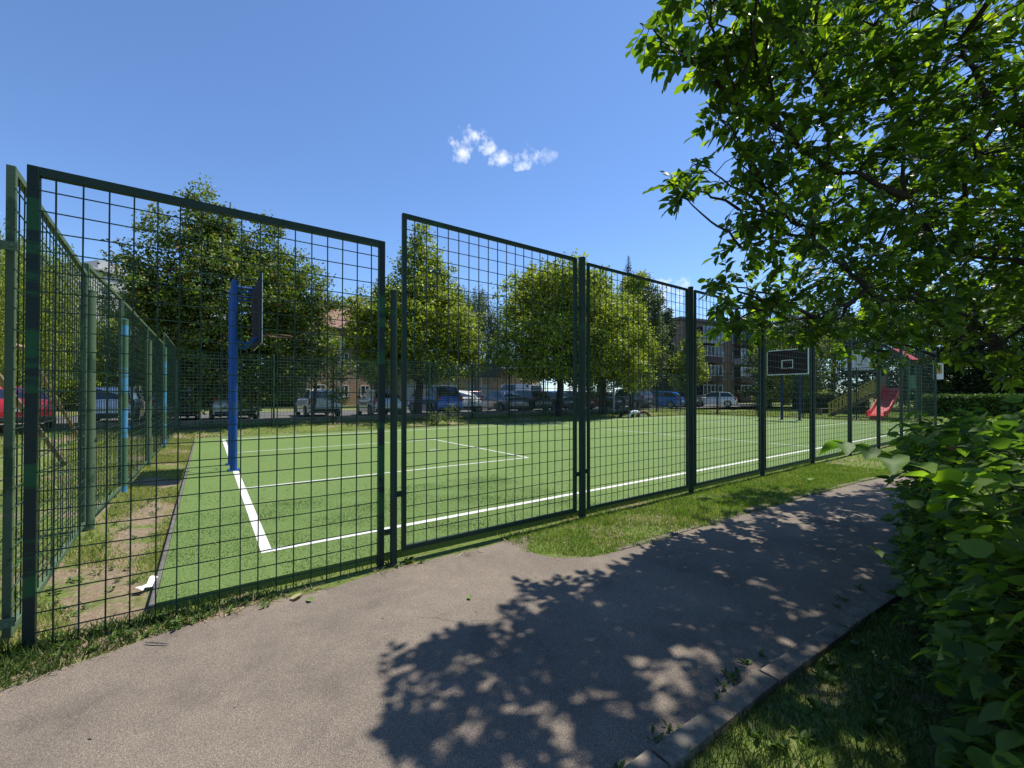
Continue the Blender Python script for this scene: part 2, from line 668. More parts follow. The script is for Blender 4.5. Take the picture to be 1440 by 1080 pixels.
fence_edge = wob([(-12, 2.9), (-6, 3.05), (-2.2, 3.2), (-.9, 3.26), (-.47, 3.38), (-.08, 3.50), (.65, 3.52), (1.35, 3.56), (2.75, 3.56)], 0.035)
left_kerb = [(2.70, 3.44), (2.56, 3.32), (2.52, 3.2), (2.54, 3.08), (2.61, 2.96), (2.72, 2.87), (2.86, 2.80), (3.02, 2.75), (3.2, 2.72), (3.8, 2.69), (4.5, 2.67), (6, 2.62), (7.5, 2.54),
             (9, 2.45), (10.5, 2.3), (12, 2.05), (13.5, 1.65), (15, 1.05), (17, 0.1), (20, -1.6), (26, -5)]
right_kerb = [(26, -7.2), (20, -3.6), (17, -1.75), (15, -.75), (13.5, -.15), (12, .28), (10.5, .5), (9, .66), (7.5, .78), (6, .88),
              (4.6, .98), (3.6, 1.04), (2.4, 1.10), (1.3, 1.12), (-1, 1.12), (-6, 1.05), (-12, 1.0)]
flat('path', fence_edge + left_kerb + right_kerb, 0.005, M_PATH)


def kerb(pts, w, h, name, seg=0.9, m=M_KERB):
    """kerb stones laid end to end with narrow joints"""
    b = MB()
    dist = 0
    poly = [Vector((p[0], p[1], 0)) for p in pts]
    lens = [(poly[i + 1] - poly[i]).length for i in range(len(poly) - 1)]
    tot = sum(lens)

    def pt(s):
        s = max(0, min(tot - 1e-4, s))
        for i, l in enumerate(lens):
            if s <= l:
                return poly[i].lerp(poly[i + 1], s / l)
            s -= l
        return poly[-1]
    s = 0
    while s < tot:
        e = min(tot, s + seg - 0.012)
        a, c = pt(s), pt(e)
        dd = (c - a)
        if dd.length > 0.05:
            t = dd.normalized()
            nrm = Vector((-t.y, t.x, 0))
            hh = h + random.uniform(-.012, .012)
            off = random.uniform(-.012, .012)
            mid = (a + c) / 2 + nrm * off
            b.box((mid.x, mid.y, hh / 2 - 0.05), (dd.length, w, hh + 0.1), math.atan2(t.y, t.x) + random.uniform(-.012, .012))
        s += seg
    o = b.build(name, m, bevel=0.012, smooth=40)
    return tag(o, kind='structure')


kerb([(x, y - 0.068) for x, y in reversed(right_kerb)], 0.105, 0.05, 'kerb')
kerb([(x + 0.03, y + 0.04) for x, y in left_kerb[8:]], 0.07, 0.016, 'kerb', 0.6)

# pitch: a low slab carpeted with turf
PZ = 0.075
PX0, PX1, PY0, PY1 = -0.28, 29.6, 3.80, 17.5
slab = MB().box(((PX0 + PX1) / 2, (PY0 + PY1) / 2, PZ / 2 - .02), (PX1 - PX0, PY1 - PY0, PZ + .04)).build('pitch', M_TURF)
tag(slab, kind='structure')
edge = MB().box((PX0 - .020, (PY0 + PY1) / 2, 0.012), (.034, PY1 - PY0, 0.12)).box(((PX0 + PX1) / 2, PY1 + .05, 0.02), (PX1 - PX0, .09, .12)) \
    .box((PX1 + .05, (PY0 + PY1) / 2, 0.02), (.09, PY1 - PY0, .12)).build('pitch_edging', M_KERB_D, bevel=.01)
tag(edge, kind='structure')
lz = PZ + 0.004
ln = MB()
LX0, LX1, LY0, LY1, lw = 0.45, 27.0, 4.47, 16.5, 0.088


def hline(x0, x1, y, w=lw):
    ln.add([(x0, y - w / 2, lz), (x1, y - w / 2, lz), (x1, y + w / 2, lz), (x0, y + w / 2, lz)], [(0, 1, 2, 3)])


def vline(y0, y1, x, w=lw):
    ln.add([(x - w / 2, y0, lz), (x + w / 2, y0, lz), (x + w / 2, y1, lz), (x - w / 2, y1, lz)], [(0, 1, 2, 3)])


h = lw / 2
hline(LX0 - h, LX1 + h, LY0)
hline(LX0 - h, LX1 + h, LY1)
vline(LY0 + h, LY1 - h, LX0)
vline(LY0 + h, LY1 - h, LX1)
vline(LY0 + h, LY1 - h, 13.6, .06)
for xa, xb in ((LX0 + h, 6.0), (21.4, LX1 - h)):
    hline(xa, xb, 7.68, .06)
    hline(xa, xb, 12.6, .06)
    xe = 6.0 if xa < 5 else 21.4
    vline(7.71, 12.57, xe - .03 if xa < 5 else xe + .03, .06)
hline(4.7, 4.95, 10.2, .06)
tag(ln.build('pitch_line', M_LINE), kind='structure')

# parking lot and road beyond
flat('parking_lot', [(-30, 21.6), (30, 21.6), (36, 21.2), (60, 21.2), (60, 33.5), (-30, 33.5)], 0.372, M_LOT)
kerb([(-30, 21.45), (29, 21.45)], .14, .50, 'kerb', 1.0)

# ------------------------------------------------------------------ fences
def wire_mesh(b, p0, p1, z0, z1, du, dz, r_v, r_h, off=-0.012, wav=0.0065):
    """welded wire grid between two ground points"""
    p0, p1 = Vector(p0), Vector(p1)
    L = (p1 - p0).length
    t = (p1 - p0).normalized()
    n = Vector((t.y, -t.x, 0))
    nu = max(2, round(L / du))
    nz = max(2, round((z1 - z0) / dz))
    for i in range(1, nu):
        s = L * i / nu
        a = p0 + t * s + n * (-off)
        k = Vector((random.uniform(-wav, wav), random.uniform(-wav, wav), 0))
        b.bar(a + k + Vector((0, 0, z0)), a + Vector((0, 0, z1)), r_v)
    for j in range(1, nz):
        z = z0 + (z1 - z0) * j / nz
        prev = None
        seg = max(2, int(L / 0.5))
        for k in range(seg + 1):
            q = p0 + t * (L * k / seg) + n * (-off + r_v * .9) + Vector((0, 0, z + random.uniform(-wav, wav)))
            if prev is not None:
                b.bar(prev, q, r_h)
            prev = q


def panel(label, p0, p1, z0, z1, fr=0.04, du=0.12, dz=0.12, rv=.0075, rh=.006, m=None, mw=None, bottom=True, grp=None, cat='fence',
          name='mesh_fence', post_m=None):
    m = m or M_GREEN
    mw = mw or M_WIRE
    p0, p1 = Vector((p0[0], p0[1], 0)), Vector((p1[0], p1[1], 0))
    t = (p1 - p0).normalized()
    L = (p1 - p0).length
    root = thing(name, label, cat, p0, math.atan2(t.y, t.x), grp)
    root.rotation_euler = (random.uniform(-.004, .004), random.uniform(-.0025, .0025), math.atan2(t.y, t.x))
    a, c = Vector((0, 0, 0)), Vector((L, 0, 0))
    for x in (fr / 2, L - fr / 2):
        MB().box((x, 0, (z0 + z1) / 2), (fr, fr, z1 - z0)).build('side_rail', post_m or m, root, bevel=.004)
    MB().box((L / 2, 0, z1 - fr / 2 - .001), (L - 2 * fr, fr - .004, fr)).build('top_rail', m, root)
    if bottom:
        MB().box((L / 2, 0, z0 + fr / 2 + .001), (L - 2 * fr, fr - .004, fr)).build('bottom_rail', m, root)
    b = MB()
    wire_mesh(b, a, c, z0 + (fr if bottom else 0), z1 - fr * .5, du, dz, rv, rh)
    b.build('wire_mesh', mw, root)
    return root


M_WIRE_SUN = paint_metal('sunlit_wire', (0.16, 0.20, 0.15), (0.09, 0.14, 0.09), 0.4, 0.3, 5, False)  # far fence wire, sun on the wires put into a lighter green


def post(label, x, y, z1, r=0.045, m=None, rnd=True, grp=None, lugs=(), cap=True, name='fence_post'):
    root = thing(name, label, 'fence post', (x, y, 0), 0, grp)
    b = MB()
    if rnd:
        b.tube([(0, 0, -.3), (0, 0, z1)], r, 14)
    else:
        b.box((0, 0, z1 / 2 - .15), (2 * r, 2 * r, z1 + .3))
    b.build('shaft', m or M_GREEN, root, smooth=40)
    if cap:
        MB().tube([(0, 0, z1 - .001), (0, 0, z1 + .012), (0, 0, z1 + .02)], [r * 1.04, r * 1.04, r * .5], 14).build('cap', m or M_GREEN, root, smooth=40)
    for (dx, z) in lugs:
        s = 1 if dx > 0 else -1
        MB().box((dx / 2 + s * r / 2 - s * .004, 0, z), (abs(dx) - r + .008, .012, .05)).tube([(dx * .75, -.02, z), (dx * .75, .012, z)], .009, 6).build('bracket', m or M_GREEN, root)
    return root


FY = 3.70
G1 = 'mesh panels of the near fence along the path'
# big near left panel: mesh runs in front of the uprights, no bottom rail
pn = panel('large weathered dark green mesh panel at the left, nearest the viewer', (-.868, FY), (1.268, FY), -.02, 2.86, .051, .12, .12, .0078, .0064,
           M_GREEN, M_WIRE, False, G1, post_m=M_PATCH)
pn2 = panel('tall mesh gate leaf right of the shorter round post', (1.434, FY), (3.608, FY), 0.10, 3.15, .039, .112, .122, .0070, .0060, M_GREEN, M_WIRE, True, None,
            'gate', 'mesh_gate')
post('short round green post between the left mesh panel and the tall gate', 1.348, FY - .03, 2.42, .031, M_GREEN, True, None, ((-.08, .30), (.086, .62)))
post('dark round post on the right edge of the tall gate', 3.715, FY, 3.17, .043, M_GREEN, True, 'round posts of the near fence', ((-.11, .55), (.11, .57), (-.11, 2.55), (.11, 2.55)))
ordw = ['first', 'second', 'third', 'fourth', 'fifth', 'sixth', 'seventh', 'eighth', 'ninth']
tones = ['beside the grass verge', 'behind the drooping branch tips', 'under the low leafy branches', 'left of the red slide', 'in front of the red slide',
         'right of the red slide', 'towards the yellow sign', 'with the yellow sign']
for k in range(8):
    xa = 3.715 + 2.345 * k
    xb = xa + 2.345
    panel(f'{ordw[k]} mesh panel right of the gate, {tones[k]}', (xa + .09, FY), (xb - .09, FY), .10, 3.14, .033, .11, .12, .0062, .0054, grp=G1)
    post(f'dark round fence post at the right end of the {ordw[k]} panel past the gate', xb, FY, 3.16, .039, M_GREEN, True, 'round posts of the near fence',
         ((-.1, .8), (.1, .8)))

# left side fence, running away from the viewer
LX = -1.0
ly = [3.72, 6.6, 8.8, 11.9, 15.6, 20.2]
zt = [2.86, 2.98, 2.98, 2.98, 3.3, 3.0]
ltxt = ['nearest', 'second', 'third', 'fourth', 'tall fifth']
pm = [M_PALE, M_FADE2, M_PALE, M_FADE2, M_PALE]
pc = ['pale green', 'green and blue', 'pale green', 'sky blue streaked', 'pale green']
lx = [-.945, -1.09, -1.06, -1.03, -1.0, -.95]
for k in range(5):
    panel(f'{ltxt[k]} mesh panel of the left side fence, counted from the path', (lx[k], ly[k] + .03), (lx[k + 1], ly[k + 1] - .09), .08, zt[k], .04,
          .12, .12, .0065, .006, M_PALE, M_WIRE, True, 'mesh panels of the left side fence')
    post(f'{pc[k]} round post after the {ltxt[k]} panel of the left side fence', lx[k + 1] + .03, ly[k + 1], 2.66 if k < 3 else 2.85, .05 if k == 0 else .045,
         pm[k], True, 'round posts of the left side fence', ((.07, 1.0),))
post('pale green round post cut by the left edge of the picture', -1.0, 3.66, 2.43, .042, M_PALE, True, None, ((.11, 2.36), (.11, .2)))

# far long side and right end
FFY = 20.2
fx = [-.9, 2.3, 4.65, 7.0, 9.35, 11.9, 14.4, 17.0, 19.8, 22.6, 25.4, 28.4, 31.6]
for k in range(len(fx) - 1):
    z = terr((fx[k] + fx[k + 1]) / 2, FFY)
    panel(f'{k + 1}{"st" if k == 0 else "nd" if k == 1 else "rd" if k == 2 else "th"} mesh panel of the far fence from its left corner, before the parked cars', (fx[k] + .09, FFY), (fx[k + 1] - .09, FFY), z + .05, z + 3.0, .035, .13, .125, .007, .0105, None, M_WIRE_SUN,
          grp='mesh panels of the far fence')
    post(f'thin green post of the far fence, {k + 1} from its left corner', fx[k + 1] - .02, FFY + .02, z + 3.02, .04, M_GREEN if k % 3 else M_PALE, True, 'posts of the far fence')
ey = [20.2, 17.1, 14.2, 11.4, 8.6, 5.8]
for k in range(5):
    panel(f'{ordw[k]} mesh panel of the right end fence from the far corner', (31.6, ey[k] - .09), (31.6, ey[k + 1] + .09), .05, 3.15, .035, .13, .125, .007, .007,
          grp='mesh panels of the right end fence')
    post(f'green post of the right end fence, {ordw[k]} from the far corner', 31.6, ey[k + 1], 3.17, .045, M_GREEN, True, 'posts of the right end fence')

# ------------------------------------------------------------------ basketball hoops
def hoop(label, x, y, face, z0, board_c, post_m, white=False, name='basketball_hoop', sp=.9, hh=1.3, bw=1.8):
    """two posts in a line along y, the board faces +x when face = 1"""
    root = thing(name, label, 'basketball hoop', (x, y, z0), 0 if face > 0 else PI)
    top = board_c + .55
    for s in (-1, 1):
        MB().tube([(0, s * sp / 2, -.2), (0, s * sp / 2, top - .05), (.03, s * sp / 2, top)], .061, 16).build('post', post_m, root, smooth=40)
    for s in (-1, 1):
        fb = MB().box((0, s * sp / 2, .008), (.2, .2, .016))
        for bx in (-1, 1):
            for by in (-1, 1):
                fb.tube([(bx * .08, s * sp / 2 + by * .08, .016), (bx * .08, s * sp / 2 + by * .08, .03)], .01, 6)
        fb.build('base_plate', post_m, root)
    am = post_m if not white else M_GALV
    for s in (-1, 1):
        y_ = s * sp / 2
        MB().tube([(0, y_, top - .12), (.33, y_, top - .12)], .026, 8).build('support_arm', am, root, smooth=40)
        MB().tube([(0, y_, board_c - hh / 2 + .06), (.22, y_, board_c - hh / 2), (.38, y_, board_c - hh / 2 + .14)], .032, 8).build('support_arm', am, root, smooth=40)
        MB().tube([(.03, y_, board_c + .35), (.30, y_, board_c + .35)], .02, 8).build('support_arm', am, root, smooth=40)
    bm_ = M_WHITE if white else M_BOARD
    MB().box((.40, 0, board_c), (.035, bw, hh)).build('backboard', bm_, root, bevel=.004)
    fr = MB()
    t = .055
    fcol = M_GALV if white else M_WHITE
    fr.box((.418, 0, board_c + hh / 2 - t / 2 + .004), (.012, bw + .008, t)).box((.418, 0, board_c - hh / 2 + t / 2 - .004), (.012, bw + .008, t))
    for s in (-1, 1):
        fr.box((.418, s * (bw / 2 - t / 2 + .004), board_c), (.012, t, hh - 2 * t + .008))
    fr.build('border', fcol, root)
    mk = MB()
    iw, ih, iz, t = .59, .45, board_c - .12, .04
    mk.box((.420, 0, iz + ih / 2), (.008, iw, t)).box((.420, 0, iz - ih / 2), (.008, iw, t))
    for s in (-1, 1):
        mk.box((.420, s * (iw / 2 - t / 2), iz), (.008, t, ih - t))
    mk.build('target_square', fcol if not white else M_GALV, root)
    rz = iz - ih / 2 - .05
    ring = [(.45 + .15 + .225 - .225 * math.cos(2 * PI * k / 24), .225 * math.sin(2 * PI * k / 24), rz) for k in range(25)]
    rm = simple('rim_rusty', (0.10, 0.045, 0.03), .7)
    rim = MB().tube(ring, .011, 6).box((.50, 0, rz), (.17, .12, .03)).build('rim', rm, root, smooth=50)
    return root


hoop('basketball hoop on blue posts near the left corner, its dark board seen edge on', .42, 10.05, 1, PZ, 3.06, M_BLUE, sp=.86)
hoop('far basketball hoop on blue posts, dark board with white border facing left', 27.35, 10.5, -1, PZ, 3.33, M_BLUE_SHADE, sp=.9, hh=1.45, bw=2.15)
wp = at(1213, 556, 35)
hoop('white backboard on green posts left of the slide tower', wp.x, wp.y, -1, 0.0, 4.4, M_GREEN, True, sp=.75, hh=1.7, bw=2.25)

# ------------------------------------------------------------------ cars
GLASS = simple('car_glass', (0.012, 0.014, 0.016), 0.06, 0, 0.1, 2, spec=0.9)
TYRE = simple('tyre_rubber', (0.018, 0.018, 0.018), 0.85)
RIM = simple('alloy_rim', (0.36, 0.37, 0.38), 0.3, 0.7)
PLAST = simple('black_plastic', (0.02, 0.02, 0.021), 0.6)
LAMP = simple('headlamp_lens', (0.55, 0.57, 0.6), 0.08, 0.2)
TAIL = simple('tail_lamp_red', (0.28, 0.008, 0.01), 0.15)
PLATE = simple('plate_white', (0.6, 0.6, 0.58), 0.5)


def car_paint(name, col, metal=0.25):
    if name in MATS:
        return MATS[name]
    m, nt, out = new_mat(name)
    b = principled(nt, out, col, 0.28, metal, 0.5)
    b.inputs['Coat Weight'].default_value = 0.8
    b.inputs['Coat Roughness'].default_value = 0.04
    MATS[name] = m
    return m


def interp(tab, x):
    if x <= tab[0][0]:
        return tab[0][1]
    for (a, va), (b, vb) in zip(tab, tab[1:]):
        if x <= b:
            t = (x - a) / (b - a)
            t = t * t * (3 - 2 * t) * .5 + t * .5
            return va + (vb - va) * t
    return tab[-1][1]


KINDS = {
    'hatch': dict(L=4.0, W=1.72, top=[(-2.0, .78), (-1.93, .96), (-1.6, .99), (0.85, .97), (1.75, .80), (1.95, .66), (2.0, .56)],
                  xa=1.0, xb=.28, xc=-1.35, xd=-1.86, zr=1.47, zr2=1.40, wheel=1.25, wr=.31),
    'sedan': dict(L=4.5, W=1.76, top=[(-2.25, .80), (-2.18, .98), (-1.5, 1.02), (0.85, .97), (1.95, .82), (2.2, .66), (2.25, .56)],
                  xa=1.0, xb=.25, xc=-.95, xd=-1.68, zr=1.44, zr2=1.38, wheel=1.34, wr=.315),
    'suv': dict(L=4.35, W=1.82, top=[(-2.175, .9), (-2.1, 1.08), (-1.6, 1.10), (0.9, 1.08), (1.85, .95), (2.12, .78), (2.175, .62)],
                xa=1.05, xb=.38, xc=-1.62, xd=-2.05, zr=1.70, zr2=1.63, wheel=1.32, wr=.35),
    'van': dict(L=5.2, W=1.95, top=[(-2.6, 1.0), (-2.55, 1.2), (-2.0, 1.22), (1.4, 1.2), (2.3, 1.02), (2.55, .8), (2.6, .62)],
                xa=1.75, xb=.85, xc=-2.42, xd=-2.56, zr=2.1, zr2=2.05, wheel=1.6, wr=.34),
}
CAR_PROTO = {}


def quad_panel(corners, mg, off):
    """a pane inset into a quad and set slightly proud"""
    P = [Vector(c) for c in corners]
    c = sum(P, Vector()) / 4
    n = (P[1] - P[0]).cross(P[3] - P[0]).normalized()
    out = []
    for i in range(4):
        a = (P[(i + 1) % 4] - P[i]).normalized()
        b = (P[(i - 1) % 4] - P[i]).normalized()
        out.append(P[i] + (a + b) * mg)
    th = 0.012
    vs = [p + n * off for p in out] + [p + n * (off - th) for p in out]
    return vs, [(0, 1, 2, 3), (7, 6, 5, 4), (0, 4, 5, 1), (1, 5, 6, 2), (2, 6, 7, 3), (3, 7, 4, 0)]


def make_car(kind, label, paint, loc, rz, group=None):
    if kind in CAR_PROTO:
        r = dup(CAR_PROTO[kind], label, loc, rz, group)
        for ch in r.children:
            if ch.name.startswith('body'):
                ch.material_slots[0].material = paint
            for g in ch.children:
                if g.name.startswith('mirror_shell'):
                    g.material_slots[0].material = paint
        return r
    k = KINDS[kind]
    L, Wd, wx, R = k['L'], k['W'], k['wheel'], k['wr']
    root = thing('parked_car', label, 'car', loc, rz, group)
    n = 46
    xs = [-L / 2 + L * i / n for i in range(n + 1)]
    rings = []
    for x in xs:
        e = abs(2 * x / L)
        hw = Wd / 2 * (1 - .13 * e ** 5)
        zt_ = interp(k['top'], x)
        zb = .22 + .08 * max(0, e - .86) / .14
        za = zb
        for wc in (wx, -wx):
            if abs(x - wc) < R + .05:
                za = max(za, R + math.sqrt(max(0, (R + .05) ** 2 - (x - wc) ** 2)))
        mid = min(zt_ - .1, max(za + .02, .58))
        sh = zt_ - .05
        half = [(0, zb), (hw * .80, zb), (hw * .97, za), (hw, mid), (hw * .985, max(mid + .02, sh - .06)), (hw * .93, sh), (hw * .70, zt_), (0, zt_ + .015)]
        rings.append([(x, y, z) for y, z in half] + [(x, -y, z) for y, z in reversed(half[1:-1])])
    b = MB()
    m_ = len(rings[0])
    vs = [v for r in rings for v in r]
    fs = []
    for i in range(n):
        for j in range(m_):
            j2 = (j + 1) % m_
            fs.append((i * m_ + j, (i + 1) * m_ + j, (i + 1) * m_ + j2, i * m_ + j2))
    fs.append(tuple(range(m_)))
    fs.append(tuple(reversed([n * m_ + j for j in range(m_)])))
    b.add(vs, fs)
    # cabin shell
    wb, wr_ = Wd / 2 * .93, Wd / 2 * .70
    z1 = interp(k['top'], 0) - .04
    A = [(k['xa'], wb * .93, z1 - .01), (k['xd'], wb * .93, z1)]
    T = [(k['xb'], wr_, k['zr']), (k['xc'], wr_, k['zr2'])]
    mx = (k['xb'] + k['xc']) / 2
    TM = (mx, wr_ * 1.02, (k['zr'] + k['zr2']) / 2 + .02)
    AM = (mx, wb, z1)
    cab = [A[0], AM, A[1], T[0], TM, T[1]]
    v2 = cab + [(x, -y, z) for x, y, z in cab] + [(k['xb'], 0, k['zr'] + .03), (mx, 0, TM[2] + .04), (k['xc'], 0, k['zr2'] + .03)]
    f2 = [(0, 3, 4, 1), (1, 4, 5, 2), (6, 7, 10, 9), (7, 8, 11, 10), (3, 12, 13, 4), (4, 13, 14, 5), (9, 10, 13, 12), (10, 11, 14, 13),
          (0, 6, 9, 12, 3), (2, 5, 14, 11, 8)]
    b.add(v2, f2)
    body = b.build('body', paint, root, smooth=38)
    bm = bmesh.new()
    bm.from_mesh(body.data)
    bmesh.ops.recalc_face_normals(bm, faces=bm.faces)
    bm.to_mesh(body.data)
    bm.free()
    body.material_slots[0].link = 'OBJECT'
    body.material_slots[0].material = paint

    def pane(nm, cs, mg):
        v, f = quad_panel(cs, mg, .006)
        MB().add(v, f).build(nm, GLASS, root)
    mir = lambda p: (p[0], -p[1], p[2])
    pane('windscreen', [A[0], T[0], mir(T[0]), mir(A[0])], .055)
    pane('rear_window', [mir(A[1]), mir(T[1]), T[1], A[1]], .06 if kind != 'van' else .12)
    pane('side_window', [AM, TM, T[0], A[0]], .05)
    pane('side_window', [mir(A[0]), mir(T[0]), mir(TM), mir(AM)], .05)
    if kind != 'van':
        pane('side_window', [A[1], T[1], TM, AM], .055)
        pane('side_window', [mir(AM), mir(TM), mir(T[1]), mir(A[1])], .055)
    for sx in (wx, -wx):
        for s in (-1, 1):
            y = s * (Wd / 2 - .10)
            prof = [(R - .10, .085), (R - .02, .095), (R, .07), (R, -.07), (R - .02, -.095), (R - .10, -.085)]
            w = MB()
            nn = 22
            vv = [(sx + r * math.cos(2 * PI * q / nn), y + dy, R + r * math.sin(2 * PI * q / nn)) for q in range(nn) for r, dy in prof]
            ff = [(q * 6 + j, q * 6 + (j + 1) % 6, ((q + 1) % nn) * 6 + (j + 1) % 6, ((q + 1) % nn) * 6 + j) for q in range(nn) for j in range(6)]
            w.add(vv, ff)
            wo_ = w.build('wheel', TYRE, root, smooth=40)
            rb = MB()
            rb.tube([(sx, y + s * .02, R), (sx, y + s * .05, R)], R - .10, 18)
            for q in range(5):
                an = 2 * PI * q / 5
                rb.bar((sx + .04 * math.cos(an), y + s * .06, R + .04 * math.sin(an)), (sx + (R - .1) * math.cos(an), y + s * .07, R + (R - .1) * math.sin(an)), .05, .03)
            rb.build('rim', RIM, wo_)
    fx_, rx_ = L / 2, -L / 2
    for s in (-1, 1):
        zt_ = interp(k['top'], fx_ - .22) - .12
        MB().box((fx_ - .17, s * Wd * .34, zt_), (.22, .36, .15), s * -.28).build('headlight', LAMP, root, bevel=.03)
        zr_ = interp(k['top'], rx_ + .12) - .12
        hh = .2 if kind in ('sedan',) else .32
        MB().box((rx_ + .085, s * Wd * .395, zr_ - .03), (.14, .2, hh), s * .3).build('tail_light', TAIL, root, bevel=.02)
        mshell = MB().box((k['xa'] - .28, s * (Wd / 2 + .07), z1 + .09), (.1, .2, .13)).build('mirror', PLAST, root, bevel=.02)
    MB().box((fx_ - .035, 0, .46), (.10, Wd * .62, .16)).build('grille', PLAST, root, bevel=.02)
    MB().box((rx_ + .05, 0, .36), (.14, Wd * .80, .16)).build('rear_bumper_trim', PLAST, root, bevel=.02)
    for x, z in ((fx_ + .02, .47), (rx_ - .012, .62 if kind != 'sedan' else .66)):
        MB().box((x, 0, z), (.012, .52, .11)).build('number_plate', PLATE, root)
    CAR_PROTO[kind] = root
    return root


P_SILVER = car_paint('paint_silver', (0.42, 0.43, 0.44), .5)
P_GREY = car_paint('paint_grey', (0.13, 0.13, 0.135), .5)
P_WHITE = car_paint('paint_white', (0.72, 0.73, 0.73), 0)
P_BLUE = car_paint('paint_blue', (0.008, 0.07, 0.34), .15)
P_SKY = car_paint('paint_bright_blue', (0.01, 0.15, 0.55), .1)
P_RED = car_paint('paint_red', (0.45, 0.014, 0.02), 0)
P_BLACK = car_paint('paint_black', (0.012, 0.012, 0.014), .1)
P_NAVY = car_paint('paint_navy', (0.012, 0.02, 0.05), .2)
P_DKRED = car_paint('paint_dark_red', (0.16, 0.01, 0.02), .2)
ROW = 'cars parked along the far side of the pitch'
ROW2 = 'cars parked in the back row of the lot'
LOTZ = 0.376
Vr = 23.9
H90 = PI / 2
cars = [
    ('sedan', 'red car seen through the left side fence', P_RED, -5.6, 22.4, H90 + .35),
    ('hatch', 'white hatchback behind the left fence, right of the red car', P_WHITE, -3.1, 24.2, H90),
    ('sedan', 'dark grey car behind the blue streaked fence post', P_GREY, -1.1, 24.6, H90),
    ('suv', 'silver tall car half hidden by the big tree, left of the blue posts', P_SILVER, 1.0, Vr, H90),
    ('hatch', 'pale car behind the low leaves right of the blue posts', P_WHITE, 4.9, 25.0, H90),
    ('hatch', 'silver hatchback left of the short round post', P_SILVER, 7.9, Vr, H90 - .05),
    ('suv', 'blue car with sun glinting on its rear window', P_BLUE, 11.3, Vr, H90),
    ('sedan', 'white car just right of the blue car', P_WHITE, 13.6, 25.4, H90),
    ('sedan', 'dark grey car between the white car and the black car', P_GREY, 16.1, Vr - .1, H90),
    ('hatch', 'black car in the deep shade of the round tree', P_BLACK, 18.4, Vr, H90),
    ('sedan', 'navy blue car in the shade beside the red one', P_NAVY, 20.8, Vr + .1, H90),
    ('hatch', 'red car left of the gate post, behind the shaded cars', P_RED, 23.1, 24.2, H90 + .1),
    ('sedan', 'black car right of the gate post under the trees', P_BLACK, 25.7, Vr, H90),
    ('suv', 'grey car left of the bright blue car', P_GREY, 30.2, 24.4, H90),
    ('hatch', 'bright blue hatchback past the half buried tyres', P_SKY, 33.0, 23.2, H90 + .25),
    ('sedan', 'grey car right of the bright blue hatchback', P_GREY, 37.5, 24.5, H90),
    ('hatch', 'white hatchback in front of the brick apartment block', P_WHITE, 41.5, 22.8, H90 + .4),
]
for kd, lb, pt, x, y, rz in cars:
    z = LOTZ if x < 36 else max(LOTZ, terr(x, y) + .004)
    make_car(kd, lb, pt, (x, y, z), rz, ROW)
back = [
    ('van', 'white van behind the black car', P_WHITE, 22.2, 30.2, H90 + .1),
    ('sedan', 'dark red car in the back row behind the dark grey car', P_DKRED, 17.4, 29.6, -H90),
    ('hatch', 'silver hatchback in the back row behind the silver hatchback', P_SILVER, 10.2, 30.3, -H90),
    ('suv', 'silver car in the back row behind the blue car', P_SILVER, 14.0, 30.0, -H90),
    ('sedan', 'red sedan in the back row right of the white van', P_RED, 26.2, 30.4, -H90),
]
for kd, lb, pt, x, y, rz in back:
    make_car(kd, lb, pt, (x, y, LOTZ), rz, ROW2)

# ------------------------------------------------------------------ trees
L_MAPLE = leaf_mat('leaves_chestnut', (0.026, 0.046, 0.012), (0.18, 0.24, 0.05), (1.4, 1.6, .5), (0.26, 0.14, 0.06), .38, .5, .06)
L_LINDEN = leaf_mat('leaves_linden', (0.032, 0.055, 0.010), (0.33, 0.37, 0.06), (1.45, 1.6, .5), None, .4, .45)
L_OAK = leaf_mat('leaves_dark', (0.016, 0.032, 0.012), (0.055, 0.085, 0.022), (1.2, 1.4, .6), None, .25)
L_BIRCH = leaf_mat('leaves_birch', (0.06, 0.085, 0.035), (0.15, 0.185, 0.075), (1.2, 1.3, .7), None, .35)
L_FIR = leaf_mat('needles_spruce', (0.012, 0.026, 0.014), (0.04, 0.06, 0.032), (1, 1, 1), None, .1)
L_WALNUT = leaf_mat('leaves_walnut', (0.022, 0.048, 0.011), (0.07, 0.12, 0.02), (3.2, 3.2, .6), (0.15, 0.21, 0.03), .5, .46, .06, .4)
L_BUSH = leaf_mat('leaves_shrub', (0.032, 0.065, 0.02), (0.14, 0.21, 0.05), (2.0, 2.3, .5), (0.17, 0.24, 0.03), .46, .5, .07, .12)
L_HEDGE = leaf_mat('leaves_hedge', (0.03, 0.06, 0.012), (0.10, 0.16, 0.03), (1.3, 1.5, .5), None, .3)


def limb_path(a, b, sag=0.0, wig=0.12, n=6):
    a, b = Vector(a), Vector(b)
    L = (b - a).length
    out = []
    for i in range(n + 1):
        t = i / n
        p = a.lerp(b, t)
        k = math.sin(PI * t)
        p += Vector((random.uniform(-1, 1), random.uniform(-1, 1), random.uniform(-.6, .6))) * (wig * L * .25 * k) + Vector((0, 0, sag * k * L))
        out.append(p)
    return out


